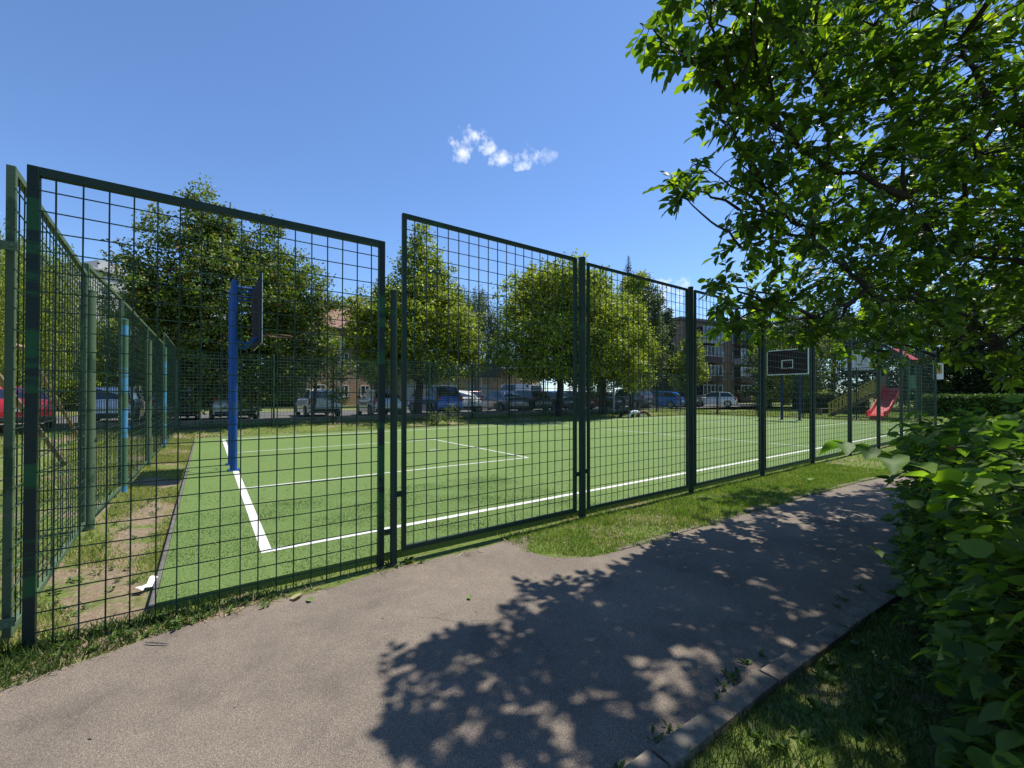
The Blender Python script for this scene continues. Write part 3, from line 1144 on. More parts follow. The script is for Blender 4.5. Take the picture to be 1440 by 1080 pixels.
def tree(name, label, cat, base, lobes, m, n_clump, n_leaf, size, tpl=LEAF_QUAD, bark=None, tr=.16, hang=0.0, sig=.33, up=.5, group=None, wid=.8):
    """lobes: (x,y,z,rx,rz) relative to base; foliage in clumps spread through the lobes"""
    bark = bark or M_BARK
    root = thing(name, label, cat, base, 0, group)
    lobes = [(rt.x * l[0] + fh.x * l[1], rt.y * l[0] + fh.y * l[1], l[2], l[3], l[4]) for l in lobes]
    ztop = max(l[2] + l[4] * .6 for l in lobes)
    mean = Vector((sum(l[0] for l in lobes) / len(lobes), sum(l[1] for l in lobes) / len(lobes), 0))
    zlow = min(l[2] - l[4] * .4 for l in lobes)
    b = MB()
    tp = [Vector((0, 0, -.1)), Vector((0, 0, .25))] + [Vector((mean.x * t, mean.y * t, ztop * t)) + Vector((random.uniform(-.1, .1), random.uniform(-.1, .1), 0)) for t in (.2, .4, .6, .8, .97)]
    b.tube(tp, [tr * 1.5, tr * 1.08, tr, tr * .82, tr * .6, tr * .38, tr * .1], 10)
    for lx, ly_, lz_, rx, rz_ in lobes:
        zz = max(zlow * .7 + .3, min(lz_ - rx * .8, ztop * .75))
        t = zz / ztop
        b.tube(limb_path((mean.x * t, mean.y * t, zz), (lx, ly_, lz_ + .1 * rz_), .06), [tr * .42, tr * .36, tr * .3, tr * .24, tr * .17, tr * .1, tr * .05], 6)
    b.build('trunk', bark, root, smooth=60)
    vol = np.array([l[3] ** 2 * l[4] for l in lobes]) ** .75
    idx = RNG.choice(len(lobes), n_clump, p=vol / vol.sum())
    lob = np.array(lobes)[idx]
    dd = rnd_dir(n_clump)
    rr = RNG.random(n_clump) ** (1 / 2.6)
    rr *= RNG.uniform(.85, 1.12, n_clump)
    cc = lob[:, :3] + dd * rr[:, None] * np.stack([lob[:, 3], lob[:, 3], lob[:, 4]], 1)
    s = sig * .92 * RNG.uniform(.55, 1.2, n_clump)
    n_leaf = int(n_leaf * 2.6)
    ci = np.repeat(np.arange(n_clump), n_leaf)
    n = len(ci)
    shell = rnd_dir(n) * np.abs(RNG.normal(1.0, .38, n))[:, None]
    loc = shell * s[ci][:, None] * np.array([1.25, 1.25, .85])
    if hang:
        drop = RNG.random(n) ** 1.2 * hang * RNG.uniform(.4, 1.2, n_clump)[ci]
        loc = loc * np.array([.38, .38, .5])
        loc[:, 2] -= drop
    pos = cc[ci] + loc
    pos[:, 2] = np.maximum(pos[:, 2], .12)
    nrm = unit(shell * 1.1 + dd[ci] * .5 + RNG.normal(size=(n, 3)) * .45 + np.array([0, 0, up * .9]))
    out = unit(dd[ci] * np.array([1, 1, .3]) + RNG.normal(size=(n, 3)) * .8)
    if hang:
        out = unit(RNG.normal(size=(n, 3)) * .5 + np.array([0, 0, -1.0]))
        nrm = rnd_dir(n)
    Ls = size * .66 * RNG.uniform(.6, 1.25, n)
    leaves('crown', pos, out, nrm, Ls, Ls * wid, tpl, m, root)
    return root


def tb(px, Y, z=None):
    p = at(px, 556, Y)
    return (p.x, p.y, terr(p.x, p.y) if z is None else z)


def rounded(R, H, z0, n=9, sq=.5, seed=0):
    """lobes of a rounded crown of radius R from z0 to z0+H"""
    r_ = random.Random(seed)
    out = [(0, 0, z0 + H * .5, R * .72, H * .42)]
    for k in range(n):
        a = 2 * PI * k / n + r_.uniform(-.3, .3)
        t = r_.uniform(.15, .8)
        wd = math.sin(PI * (.18 + .72 * t))
        q = R * (.55 + .1 * r_.random()) * wd
        out.append((q * math.cos(a), q * math.sin(a), z0 + H * t, R * r_.uniform(.36, .5), H * r_.uniform(.17, .25)))
    out.append((r_.uniform(-.2, .2) * R, r_.uniform(-.2, .2) * R, z0 + H * .88, R * .34, H * .17))
    return out


# big spreading tree behind the left hoop
tree('maple_tree', 'large spreading tree with reddish new leaves behind the blue posts', 'tree', tb(328, 18.4), [
    (0, 0, 5.4, 2.7, 2.4), (-2.4, -1.7, 4.6, 1.3, 1.2), (-1.9, -1.3, 2.4, 1.2, 1.1), (-1.2, -1.0, 1.3, 1.1, .9), (.3, -.8, 3.0, 1.6, 1.6), (-1.9, -1.0, 5.2, 1.7, 1.3), (-2.6, -1.6, 6.3, 1.1, .9), (1.6, .6, 5.2, 1.7, 1.5), (-.8, -.5, 7.4, 1.5, 1.1), (.7, .5, 7.4, 1.2, 1.0),
    (-.9, -.6, 9.2, .7, .85), (-.5, -.3, 8.4, .9, .9), (-2.1, -1.3, 7.9, .75, .7), (1.0, .7, 8.7, .65, .6), (1.9, 1.2, 7.2, .8, .7), (2.2, 1.3, 4.6, 1.3, 1.1), (-1.4, -.9, 3.4, 1.5, 1.3),
    (1.0, .3, 3.2, 1.6, 1.4), (.9, -.3, 1.6, 1.1, 1.1), (-.2, -.4, 1.7, 1.0, 1.1), (2.4, 1.0, 2.6, 1.1, .9), (1.9, .6, 1.3, .8, .7)],
    L_MAPLE, 1700, 20, .20, tr=.19, sig=.3)
tree('maple_tree', 'slender side tree with a loose tip right of the big spreading tree', 'tree', tb(440, 19.4), [
    (0, 0, 6.2, .8, .8), (-.3, -.2, 5.0, .9, .9), (.6, .4, 5.5, .6, .5), (.3, .2, 3.4, 1.0, .8), (.8, .6, 2.4, .8, .6), (-.5, -.3, 2.2, .9, .8), (.9, .5, 1.3, .6, .5)],
    L_MAPLE, 230, 18, .18, tr=.07, sig=.27)
# linden with a pointed top behind the gate posts
tree('linden_tree', 'pointed dark linden tree rising behind the gate', 'tree', tb(588, 23.8), [
    (0, 0, 5.2, 2.8, 2.4), (-1.7, -1.0, 4.4, 1.9, 1.6), (2.0, 1.2, 4.6, 1.8, 1.5), (-2.6, -1.7, 5.4, 1.2, 1.0), (.6, 0, 2.6, 2.0, .8), (2.7, 1.8, 3.2, 1.2, .9), (-1.9, -1.2, 2.7, 1.4, .7), (.2, .1, 7.4, 1.8, 1.4), (-.9, -.6, 6.4, 1.3, 1.0), (1.3, .9, 6.4, 1.2, 1.0), (0, 0, 9.0, 1.1, 1.1), (.1, .1, 10.2, .55, .8),
    (1.0, .7, 8.3, .7, .7), (2.1, 1.4, 5.0, 1.0, .8), (-2.2, -1.4, 3.7, .9, .8), (2.0, 1.3, 3.6, 1.1, .8), (-.2, -.4, 3.2, 1.6, .8)],
    L_LINDEN, 1150, 20, .24, tr=.2, sig=.36)
tree('linden_tree', 'round topped linden tree over the shaded black cars', 'tree', tb(786, 27.0), rounded(4.4, 7.3, 2.2, 13, seed=3) + [(-2.6, -1.7, 4.0, 1.8, 1.5), (2.4, 1.7, 3.6, 1.8, 1.3), (-1.2, -1.2, 3.2, 2.0, 1.1), (1.2, 0, 3.0, 2.0, .9), (-2.3, -1.6, 6.2, 1.3, 1.1)],
     L_LINDEN, 1350, 20, .26, tr=.22, sig=.38)
tree('linden_tree', 'bright yellow green linden right of the dark gate post', 'tree', tb(846, 29.5), rounded(3.2, 7.3, 1.5, 10, seed=8), L_LINDEN, 800, 18, .27, tr=.2, sig=.38)
tree('birch_tree', 'grey green weeping birch between the two lindens', 'tree', tb(668, 40), [(0, 0, 9.5, 2.1, 1.9), (-1.9, -1.2, 8.4, 1.7, 1.8), (2.4, 1.6, 8.8, 1.6, 1.8), (3.2, 2.2, 6.0, 1.6, 2.0), (-1.5, -.8, 8.4, 1.3, 1.6), (1.3, .8, 8.0, 1.4, 1.6), (.6, .4, 10.9, .8, .9), (-1.9, -1.2, 6.2, 1.2, 1.4), (1.9, 1.2, 5.6, 1.2, 1.6), (0, 0, 6.0, 1.8, 1.8)],
     L_BIRCH, 600, 22, .26, LEAF_NARROW, M_BARK_P, .18, hang=2.2, sig=.5, wid=1.4)
tree('birch_tree', 'hazy birch crown behind the pointed linden', 'tree', tb(632, 46), [(0, 0, 12.5, 1.7, 1.8), (-1.2, -.8, 10.8, 1.5, 1.8), (1.4, 1, 10.2, 1.7, 2), (-3, -2, 9.8, 1.5, 1.6), (0, 0, 8, 2.2, 2.2)],
     L_BIRCH, 380, 20, .28, LEAF_NARROW, M_BARK_P, .2, hang=2.2, sig=.6, wid=1.4)
tree('birch_tree', 'tall hazy birch between the bright linden and the spruce', 'tree', tb(842, 42), [(0, 0, 11.8, 1.4, 1.7), (-.8, -.6, 10, 1.4, 1.7), (1.0, .7, 9.4, 1.5, 1.8), (0, 0, 7.5, 1.8, 2)],
     L_BIRCH, 300, 20, .28, LEAF_NARROW, M_BARK_P, .2, hang=2.0, sig=.6, wid=1.4)
tree('poplar_tree', 'narrow mid green tree right of the bright linden', 'tree', tb(888, 33), [(0, 0, 8.6, 1.2, 1.8), (-.4, -.2, 6.4, 1.7, 1.8), (.7, .4, 5.0, 1.6, 1.6), (-.6, -.4, 3.4, 1.7, 1.4), (.7, .4, 2.6, 1.2, 1.1), (.4, .2, 10.0, .7, .9)],
     L_LINDEN, 560, 18, .27, tr=.17, sig=.36)
tree('elm_tree', 'tall grey green tree below the spruce tip', 'tree', tb(905, 41), [(0, 0, 9.6, 1.9, 2.2), (.5, .3, 7.0, 2.0, 2.0), (-.4, -.2, 11.6, 1.1, 1.3), (.8, .5, 4.6, 1.8, 1.6)],
     L_BIRCH, 480, 18, .3, tr=.2, sig=.42)
tree('plum_tree', 'dark narrow tree in front of the white cloud', 'tree', tb(936, 46), [(0, 0, 8.8, 1.0, 1.6), (-.2, 0, 6.6, 1.1, 1.6), (.5, .3, 4.4, 1.9, 2.0), (.9, .6, 3.0, 2.0, 1.5), (.3, .2, 10.0, .65, .8)],
     L_OAK, 430, 18, .3, tr=.2, sig=.36)
tree('linden_tree', 'pale green young tree before the brick apartment block', 'tree', tb(980, 43), [(-.6, -.3, 6.0, 1.0, 1.4), (-1.2, -.7, 4.6, 1.2, 1.4), (0, 0, 3.6, 1.1, 1.2), (-1.6, -1.0, 3.0, 1.3, 1.2), (-.5, -.3, 7.3, .6, .8)],
     L_LINDEN, 330, 16, .3, tr=.14, sig=.36)


def spruce(label, base, H, R, m, z0=.6):
    root = thing('spruce_tree', label, 'tree', base, 0)
    MB().tube([(0, 0, -.1), (0, 0, H * .5), (0, 0, H)], [H * .018, H * .011, .015], 8).build('trunk', M_BARK, root, smooth=50)
    P, D, Nn, SC = [], [], [], []
    z = z0
    while z < H:
        t = (z - z0) / (H - z0)
        rad = R * (1 - t) ** .95 + .03
        nb = 9
        for k in range(nb):
            a = random.uniform(0, 2 * PI)
            l = rad * random.uniform(.75, 1.1)
            ns = max(3, int(l * 11))
            for q in range(ns):
                f = (q + random.random()) / ns
                for _ in range(2):
                    P.append((math.cos(a) * l * f + random.gauss(0, .07), math.sin(a) * l * f + random.gauss(0, .07), z - .32 * l * f + .12 * l * f * f + random.gauss(0, .06)))
                    aa = a + random.uniform(-1, 1)
                    D.append((math.cos(aa), math.sin(aa), -.35))
                    Nn.append((random.gauss(0, .3), random.gauss(0, .3), 1))
                    SC.append(min(1, .25 + .75 * rad))
        z += .26 + .12 * (1 - t)
    P, D, Nn = np.array(P), np.array(D), np.array(Nn)
    Ls = RNG.uniform(.25, .5, len(P)) * np.array(SC)
    leaves('crown', P, D, Nn, Ls, Ls * 1.1, LEAF_NARROW, m, root)
    return root


spruce('tall pointed spruce whose tip stands above the fence line', tb(884, 58), 20.4, 4.2, L_FIR, 2)

# trees left of the left fence
tree('willow_tree', 'hanging willow foliage filling the view left of the side fence', 'tree', tb(28, 26), [(0, 0, 9.4, 3.2, 2.6), (-2.2, 1.5, 10.4, 2.2, 1.7), (2.0, -1.0, 8.2, 2.2, 2.2), (3.0, -1.6, 6.0, 1.9, 2.2), (-2.4, 1.6, 7.4, 2.6, 2.4), (.5, -.2, 6.2, 2.8, 2.4), (1.5, -1, 4.2, 2.6, 1.6), (-2, 1.5, 4.2, 2.6, 1.6)],
     L_LINDEN, 900, 22, .22, LEAF_NARROW, M_BARK, .3, hang=2.4, sig=.6, wid=1.5)
tree('willow_tree', 'willow at the left picture edge with pale drooping strands', 'tree', tb(-45, 22), [(0, 0, 8.0, 2.6, 2.4), (1, -.5, 6, 2.4, 2), (-1, .5, 5.5, 2.4, 2), (1.2, -.8, 3.8, 2.2, 1.4)],
     L_LINDEN, 480, 22, .2, LEAF_NARROW, M_BARK, .25, hang=2.4, sig=.6, wid=1.5)
for px, Y, R, H, z0, lb, mm in [
    (105, 44, 3.8, 9.0, 1.2, 'broad dark tree behind the left fence below the grey apartment block', L_OAK),
    (150, 36, 2.4, 7.2, .9, 'yellow green tree behind the second panel of the left fence', L_LINDEN),
    (205, 33, 2.3, 7.0, .8, 'dark tree left of the big spreading tree', L_OAK),
    (262, 39, 3.4, 8.2, .8, 'dark tree behind the big spreading tree', L_OAK),
    (400, 46, 3.4, 8.6, .8, 'dark tree between the big spreading tree and the brick house', L_OAK),
    (528, 44, 3.0, 11.5, 1.2, 'hazy tree hiding the right end of the red roof', L_BIRCH),
]:
    tree('broadleaf_tree', lb, 'tree', tb(px, Y), rounded(R, H, z0, 9, seed=px), mm, 380, 16, .32, tr=.18, sig=.42)
# dark wooded backdrop to the right
for px, Y, R, H, z0, lb, mm in [
    (1082, 52, 3.4, 12.0, 1.6, 'tall tree before the right half of the brick apartments', L_OAK),
    (1118, 45, 3.6, 10.5, 1.2, 'pale sunlit tree behind the far dark backboard', L_LINDEN),
    (1172, 52, 4.4, 12.5, 1.2, 'dark tree behind the bench and hedge', L_OAK),
    (1236, 44, 4.2, 12.0, 1.8, 'dark tree behind the slide tower roof', L_OAK),
    (1292, 50, 4.4, 13.0, 1.6, 'sunlit tree right of the slide tower', L_LINDEN),
    (1345, 40, 3.8, 10.5, 1.9, 'dark tree behind the long hedge, left of the thick trunk', L_OAK),
    (1425, 37, 4.4, 11.5, 1.9, 'dark tree over the low grey building', L_OAK),
    (1520, 34, 4.2, 11.5, 1.2, 'dark tree beyond the right picture edge', L_OAK),
    (1375, 56, 5.0, 15.0, 1.5, 'tall dark tree far behind the hedge', L_OAK),
]:
    tree('broadleaf_tree', lb, 'tree', tb(px, Y, 0), rounded(R * 1.12, H + z0 - .5, .5, 10, seed=px) + [(-R * .5, R * .3, 1.6, R * .5, 1.3), (R * .5, -R * .3, 1.7, R * .5, 1.3), (0, 0, 2.6, R * .6, 1.5)], mm, 520, 16, .36, tr=.26, sig=.46)

# ------------------------------------------------------------------ the overhanging walnut
def walnut():
    base = Vector((8.35, -.55, 0))
    root = thing('walnut_tree', 'leafy walnut branches overhanging the path from the right', 'tree', base, 0)
    fork = Vector((8.15, -.35, 2.3))
    lob = []

    def L(px, py, Y, r, w=1.0):
        p = at(px, py, Y)
        lob.append((p, r, w))
    # near outer lobes (upper left of the crown)
    L(915, 45, 3.7, .2, .5); L(950, 80, 3.75, .3, .7); L(1005, 160, 4.1, .25, .6); L(1000, 30, 3.85, .45); L(1050, 80, 4.0, .5); L(985, 95, 3.95, .3, .5); L(1095, 20, 3.9, .55); L(1060, 165, 4.2, .45)
    L(1000, 245, 4.3, .34, .8); L(1060, 250, 4.4, .5); L(965, 282, 4.35, .14, .25); L(1110, 200, 4.5, .6); L(1120, 320, 4.8, .6); L(1065, 345, 4.7, .38)
    L(1035, 405, 4.8, .30, .8); L(1000, 400, 4.8, .22, .6); L(1030, 455, 4.9, .26, .9); L(1075, 462, 5.1, .26, .8); L(1155, 474, 5.4, .3, .9); L(1230, 488, 5.7, .34, .9); L(1330, 492, 5.8, .36, .9); L(1420, 512, 5.9, .4, .9); L(1060, 300, 4.6, .35, .8); L(950, 262, 4.3, .16, .5); L(1090, 430, 4.9, .42); L(1003, 437, 4.75, .16, .5); L(1150, 100, 4.4, .7); L(1180, 250, 4.8, .8); L(1200, 390, 5.2, .75)
    L(1150, 450, 5.1, .45); L(1220, 30, 4.4, .8); L(1260, 160, 4.8, .9); L(1290, 310, 5.2, .95); L(1270, 425, 5.4, .6); L(1340, 60, 4.6, 1.0)
    L(1370, 220, 5.0, 1.0); L(1390, 370, 5.4, .95); L(1350, 445, 5.6, .5); L(1430, 470, 5.6, .5); L(1450, 110, 4.9, 1.0); L(1480, 300, 5.2, 1.0); L(1500, 440, 5.4, .8)
    L(1430, 400, 7.2, .9); L(1350, 360, 7.4, .9); L(1440, 250, 7, 1.0); L(1250, 380, 7, .6); L(1200, 470, 6.6, .5); L(1120, 395, 6.8, .6, .7); L(1310, 462, 6.9, .55, .7); L(1180, 330, 7, .8, .8); L(1300, 220, 7, 1.0, .8)
    # crown above the frame and towards the viewer: it shades the path and the verge
    for q in [(3.15, 1.8, 4.6, .42, .9), (3.3, 1.5, 4.9, .5, 1), (2.9, 1.15, 4.6, .5, 1), (3.75, 1.7, 5.0, .6, 1), (3.3, .8, 4.9, .8, 1), (2.5, .35, 4.8, .5, 1), (3.0, -.2, 5.0, .8, 1),
              (4.2, 1.4, 5.6, .9, 1), (4.3, .2, 5.5, 1.0, 1), (3.9, -.9, 5.2, .9, 1), (5.2, 1.9, 6.0, .9, 1), (5.4, .6, 6.2, 1.1, 1), (5.0, -1.0, 5.8, 1.1, 1),
              (6.6, 1.9, 6.4, 1.0, 1), (6.8, .4, 6.8, 1.2, 1), (6.4, -1.6, 6.2, 1.2, 1), (8.2, 1.6, 6.6, 1.1, 1), (8.4, 0, 7.2, 1.2, 1), (8.2, -1.8, 6.4, 1.2, 1),
              (9.8, 1.4, 5.8, 1.1, 1), (10.2, -.2, 6.0, 1.2, 1), (9.6, 2.6, 5.0, .8, .8), (11.0, 1.6, 4.8, .9, .8), (11.4, 0, 4.8, 1, .8), (7.6, 2.6, 4.8, .6, .6), (8.6, 3.0, 4.4, .5, .5)]:
        lob.append((Vector(q[:3]), q[3], q[4] * (.62 if q[1] > .9 else (.5 if q[1] > .3 else .14))))

    wood = MB()
    wood.tube([base + Vector((0, 0, -.2)), base + Vector((0, 0, .3)), base.lerp(fork, .5), fork, fork + Vector((-.1, .1, 1.6)), fork + Vector((.1, .2, 3.6))], [.22, .16, .14, .12, .07, .03], 12)
    P, D, Nn = [], [], []
    # limbs: each lobe joins the nearest point of the wood grown so far, limb radius from what it carries
    skel = [dict(p=fork + Vector((-.25, .25, .5)), par=None, n=0, k=0)]
    skel[0]['path'] = [fork, skel[0]['p']]
    pts = [(fork.lerp(skel[0]['p'], .9), 0)]
    for c, r, w in sorted(lob, key=lambda q: (q[0] - fork).length):
        dl = (c - fork).length
        cand = [(q, i_) for q, i_ in pts if (q - fork).length < dl * .86] or pts[:1]
        q, par = min(cand, key=lambda t_: (t_[0] - c).length + .22 * (t_[0] - fork).length)
        tip = c + (c - q).normalized() * r * .6
        path = limb_path(q, tip, .05, .16, 8)
        skel.append(dict(p=tip, par=par, n=1, path=path, lobe=(c, r, w)))
        me_ = len(skel) - 1
        pts += [(z_, me_) for z_ in path[2:]]
    for nd in reversed(skel[1:]):
        skel[nd['par']]['n'] += nd['n']
    for nd in skel[1:]:
        r0 = .0105 * math.sqrt(nd['n']) + .006
        r1 = .005
        wood.tube(nd['path'], [r0 + (r1 - r0) * (k / 8) ** .8 for k in range(9)], 6)
    for nd in skel[1:]:
        c, r, w = nd['lobe']
        limb = nd['path']
        vol = max(.012, r ** 2.35)
        n_tw = int(6 + 82 * vol * w)
        for _ in range(n_tw):
            dv = Vector(rnd_dir(1)[0])
            p = c + Vector((dv.x, dv.y, dv.z * .85)) * r * (random.random() ** .42) * 1.02
            s = min(limb[2:], key=lambda q: (q - p).length)
            out = (p - s)
            if out.length < .06:
                continue
            tl = random.uniform(.16, .34)
            od = (out.normalized() + Vector((0, 0, -.05)) + Vector(rnd_dir(1)[0]) * .35).normalized()
            e = p + od * tl * .5
            st = p - od * tl * .5
            wood.tube([s, s.lerp(st, .55) + Vector((0, 0, .03)), st, e], [.006, .005, .0035, .002], 4, False)
            nl = random.randint(7, 11)
            side = od.cross(Vector((0, 0, 1)))
            side = side.normalized() if side.length > .01 else Vector((1, 0, 0))
            upv = side.cross(od).normalized()
            roll = random.uniform(-.9, .9)
            s2 = side * math.cos(roll) + upv * math.sin(roll)
            for q in range(nl):
                t = (q + .3) / nl
                sg = 1 if q % 2 else -1
                base_p = st.lerp(e, t)
                if q == nl - 1:
                    ld = od
                else:
                    ld = (od * .55 + s2 * sg * .9 + Vector(rnd_dir(1)[0]) * .35 + Vector((0, 0, -.12))).normalized()
                P.append(base_p)
                D.append(ld)
                nv = (upv * math.cos(roll) - side * math.sin(roll)) * .8 + Vector(rnd_dir(1)[0]) * .55 + Vector((0, 0, .35))
                Nn.append(nv)
    wood.build('trunk', M_BARK, root, smooth=60).location = -base
    P, D, Nn = np.array(P), np.array(D), np.array(Nn)
    Ls = RNG.uniform(.085, .155, len(P))
    o = leaves('crown', P, D, Nn, Ls, Ls * .62, LEAF_OVAL, L_WALNUT, root)
    o.location = -base
    print('walnut leaves', len(P))


walnut()

# ------------------------------------------------------------------ shrub along the right of the path
def shrub():
    root = thing('leafy_shrub', 'broad leaved green shrub filling the lower right, with twigs reaching to the path', 'shrub', (3.2, .1, 0), 0)
    inv = Vector((-3.2, -.1, 0))
    P, D, Nn, S_ = [], [], [], []
    wood = MB()

    def cover(x):
        # front edge and top height of the shrub along the path
        f = float(np.interp(x, [1.6, 2.3, 3.0, 4.0, 5.0, 6.2, 7.6], [.06, .27, .50, .80, .92, .90, .72]))
        return f + .035 * math.sin(x * 4.1) + .025 * math.sin(x * 9.3), 1.31 + .05 * math.sin(x * 1.7 + 1) + .05 * math.sin(x * 5.1) - .035 * (x - 2.5)
    random.seed(77)
    for _ in range(1500):
        x = 1.75 + 5.6 * random.random() ** 1.35
        yf, zt_ = cover(x)
        y = random.uniform(-.9, yf - .25)
        b0 = Vector((x + random.uniform(-.2, .2), y - .25, 0))
        tip = Vector((x, yf + random.uniform(-.28, .06), random.uniform(.12, zt_))) if random.random() < .62 else Vector((x + random.uniform(-.2, .2), y + random.uniform(0, .2), zt_ + random.uniform(-.12, .07)))
        pth = limb_path(b0, tip, .10, .2, 6)
        wood.tube(pth, [.006, .0055, .005, .0045, .004, .003, .002], 4)
        for q in range(3, 7):
            for sg in (-1, 1):
                for rep in range(4 if q > 3 else 3):
                    p = pth[q] + Vector(rnd_dir(1)[0]) * .06
                    t = (pth[q] - pth[q - 1]).normalized()
                    sd_ = t.cross(Vector((0, 0, 1)))
                    sd_ = sd_.normalized() if sd_.length > .05 else Vector((1, 0, 0))
                    dv = (t * .35 + sd_ * sg * .8 + Vector((0, .35, -.28)) + Vector(rnd_dir(1)[0]) * .55)
                    P.append(p); D.append(dv)
                    Nn.append(Vector((0, .35, .8)) + Vector(rnd_dir(1)[0]) * .55)
                    S_.append(.030 + .062 * random.random() ** 1.8)

    P2, D2, N2, S2 = [], [], [], []

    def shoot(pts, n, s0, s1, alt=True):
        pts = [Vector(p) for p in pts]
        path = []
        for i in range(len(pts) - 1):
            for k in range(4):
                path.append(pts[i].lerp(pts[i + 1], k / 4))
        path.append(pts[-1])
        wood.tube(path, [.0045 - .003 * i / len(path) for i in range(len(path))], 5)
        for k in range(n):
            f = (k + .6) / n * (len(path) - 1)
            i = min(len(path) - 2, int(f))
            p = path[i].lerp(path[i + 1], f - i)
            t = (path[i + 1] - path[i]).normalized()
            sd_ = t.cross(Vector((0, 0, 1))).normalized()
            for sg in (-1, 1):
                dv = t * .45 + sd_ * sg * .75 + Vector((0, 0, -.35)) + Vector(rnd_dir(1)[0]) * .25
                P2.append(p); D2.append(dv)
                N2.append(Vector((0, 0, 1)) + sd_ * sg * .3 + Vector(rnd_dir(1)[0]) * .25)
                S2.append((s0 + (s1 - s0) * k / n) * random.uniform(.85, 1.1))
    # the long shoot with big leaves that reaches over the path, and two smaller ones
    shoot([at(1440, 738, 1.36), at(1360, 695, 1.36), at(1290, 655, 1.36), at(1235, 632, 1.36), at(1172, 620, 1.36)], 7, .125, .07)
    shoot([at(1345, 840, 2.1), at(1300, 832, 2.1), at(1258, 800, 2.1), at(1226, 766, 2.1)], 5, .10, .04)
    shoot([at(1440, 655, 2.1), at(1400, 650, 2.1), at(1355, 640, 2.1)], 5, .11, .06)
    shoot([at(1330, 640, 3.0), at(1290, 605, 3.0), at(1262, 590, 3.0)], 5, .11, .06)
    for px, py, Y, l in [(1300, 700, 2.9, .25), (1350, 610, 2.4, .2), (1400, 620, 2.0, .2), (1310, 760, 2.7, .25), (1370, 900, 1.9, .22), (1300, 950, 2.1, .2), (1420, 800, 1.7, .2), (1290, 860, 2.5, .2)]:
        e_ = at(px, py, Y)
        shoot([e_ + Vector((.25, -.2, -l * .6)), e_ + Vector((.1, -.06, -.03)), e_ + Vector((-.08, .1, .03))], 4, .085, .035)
    wood.build('stems', M_TWIG, root, smooth=60).location = inv
    P, D, Nn = np.array(P), np.array(D), np.array(Nn)
    Ls = np.array(S_)
    leaves('foliage', P, D, Nn, Ls, Ls * .82, LEAF_HEART, L_BUSH, root).location = inv
    S2 = np.array(S2)
    leaves('sunlit_foliage', np.array(P2), np.array(D2), np.array(N2), S2, S2 * .8, LEAF_HEART, leaf_mat('leaves_shrub_sunlit', (0.07, 0.14, 0.03), (0.16, 0.25, 0.045), (2, 2.2, .5), None, .45, .5, .06, .12), root).location = inv  # shoot leaves coloured lighter to stand in for sunlight on them
    # a few dead brown leaves caught in it
    m = simple('dead_leaf', (0.16, 0.07, 0.03), .8)
    k = 14
    ii = RNG.choice(len(P), k)
    leaves('dead_foliage', P[ii] + np.array([0, .05, 0]), rnd_dir(k), rnd_dir(k), np.full(k, .07), np.full(k, .04), LEAF_OVAL, m, root).location = inv
    print('shrub leaves', len(P))


shrub()

# ------------------------------------------------------------------ grass
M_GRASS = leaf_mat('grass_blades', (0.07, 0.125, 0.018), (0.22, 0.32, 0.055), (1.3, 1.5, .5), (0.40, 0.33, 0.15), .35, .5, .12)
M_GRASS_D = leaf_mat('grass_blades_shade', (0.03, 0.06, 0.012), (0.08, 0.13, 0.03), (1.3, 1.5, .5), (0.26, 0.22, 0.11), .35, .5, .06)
M_GRASS_DRY = leaf_mat('grass_blades_dry', (0.13, 0.19, 0.032), (0.33, 0.38, 0.10), (1.3, 1.4, .6), (0.48, 0.41, 0.20), .35, .6, .25)
BLADE = (np.array([(0, .5, 0), (0, -.5, 0), (.55, -.4, .02), (.55, .4, .02), (1, 0, .0)]), [(0, 1, 2, 3), (3, 2, 4)])


def fnoise(x, y, s):
    return (np.sin(x * s * 1.3 + 1.7 * np.sin(y * s * .9)) + np.sin(y * s * 1.7 + 2.1 * np.sin(x * s * .6 + 1)) + np.sin((x + y) * s * 2.3 + .7)) / 3


def grass(name, label, region, n, hmin, hmax, w, m, keep=None, z=None, lean=.45):
    x0, x1, y0, y1 = region
    x = RNG.uniform(x0, x1, n)
    y = RNG.uniform(y0, y1, n)
    ok = np.ones(n, bool) if keep is None else keep(x, y)
    x, y = x[ok], y[ok]
    zz = np.array([terr(a, b_) for a, b_ in zip(x, y)]) if z is None else np.full(len(x), z)
    pos = np.stack([x, y, zz - .004], 1)
    k = len(x)
    d = unit(np.stack([RNG.normal(size=k) * lean, RNG.normal(size=k) * lean, np.ones(k)], 1))
    nrm = unit(np.stack([RNG.normal(size=k), RNG.normal(size=k), RNG.normal(size=k) * .2], 1))
    hh = RNG.uniform(hmin, hmax, k) * (0.75 + .35 * fnoise(x, y, 3.1))
    o = leaves(name, pos, d, nrm, hh, np.full(k, w) * RNG.uniform(.7, 1.3, k), BLADE, m)
    tag(o, label, 'grass', kind='stuff')
    return o


lk = np.array(left_kerb)
rk = np.array(right_kerb[::-1])


def verge(x, y):
    ye = np.interp(x, lk[6:, 0], lk[6:, 1])
    ye = np.where(x < 2.86, 2.82 + (2.86 - x) * 1.1, ye)
    return (y > ye - .035 + .05 * (fnoise(x, y, 5) + 1) * .5) & (x > 2.50 + .03 * fnoise(x, y, 7)) & ((y < 3.68) | (RNG.random(len(x)) < .35)) & (fnoise(x, y, 2.2) + RNG.normal(size=len(x)) * .35 > -1.0)


grass('grass', 'bright green grass verge between the fence and the path', (2.45, 11, 2.0, 3.78), 95000, .03, .075, .006, M_GRASS, verge)
grass('grass', 'thinner grass along the fence farther down the path', (11, 24, -3, 3.72), 16000, .05, .10, .012, M_GRASS, lambda x, y: y > np.interp(x, lk[6:, 0], lk[6:, 1]) + .1)


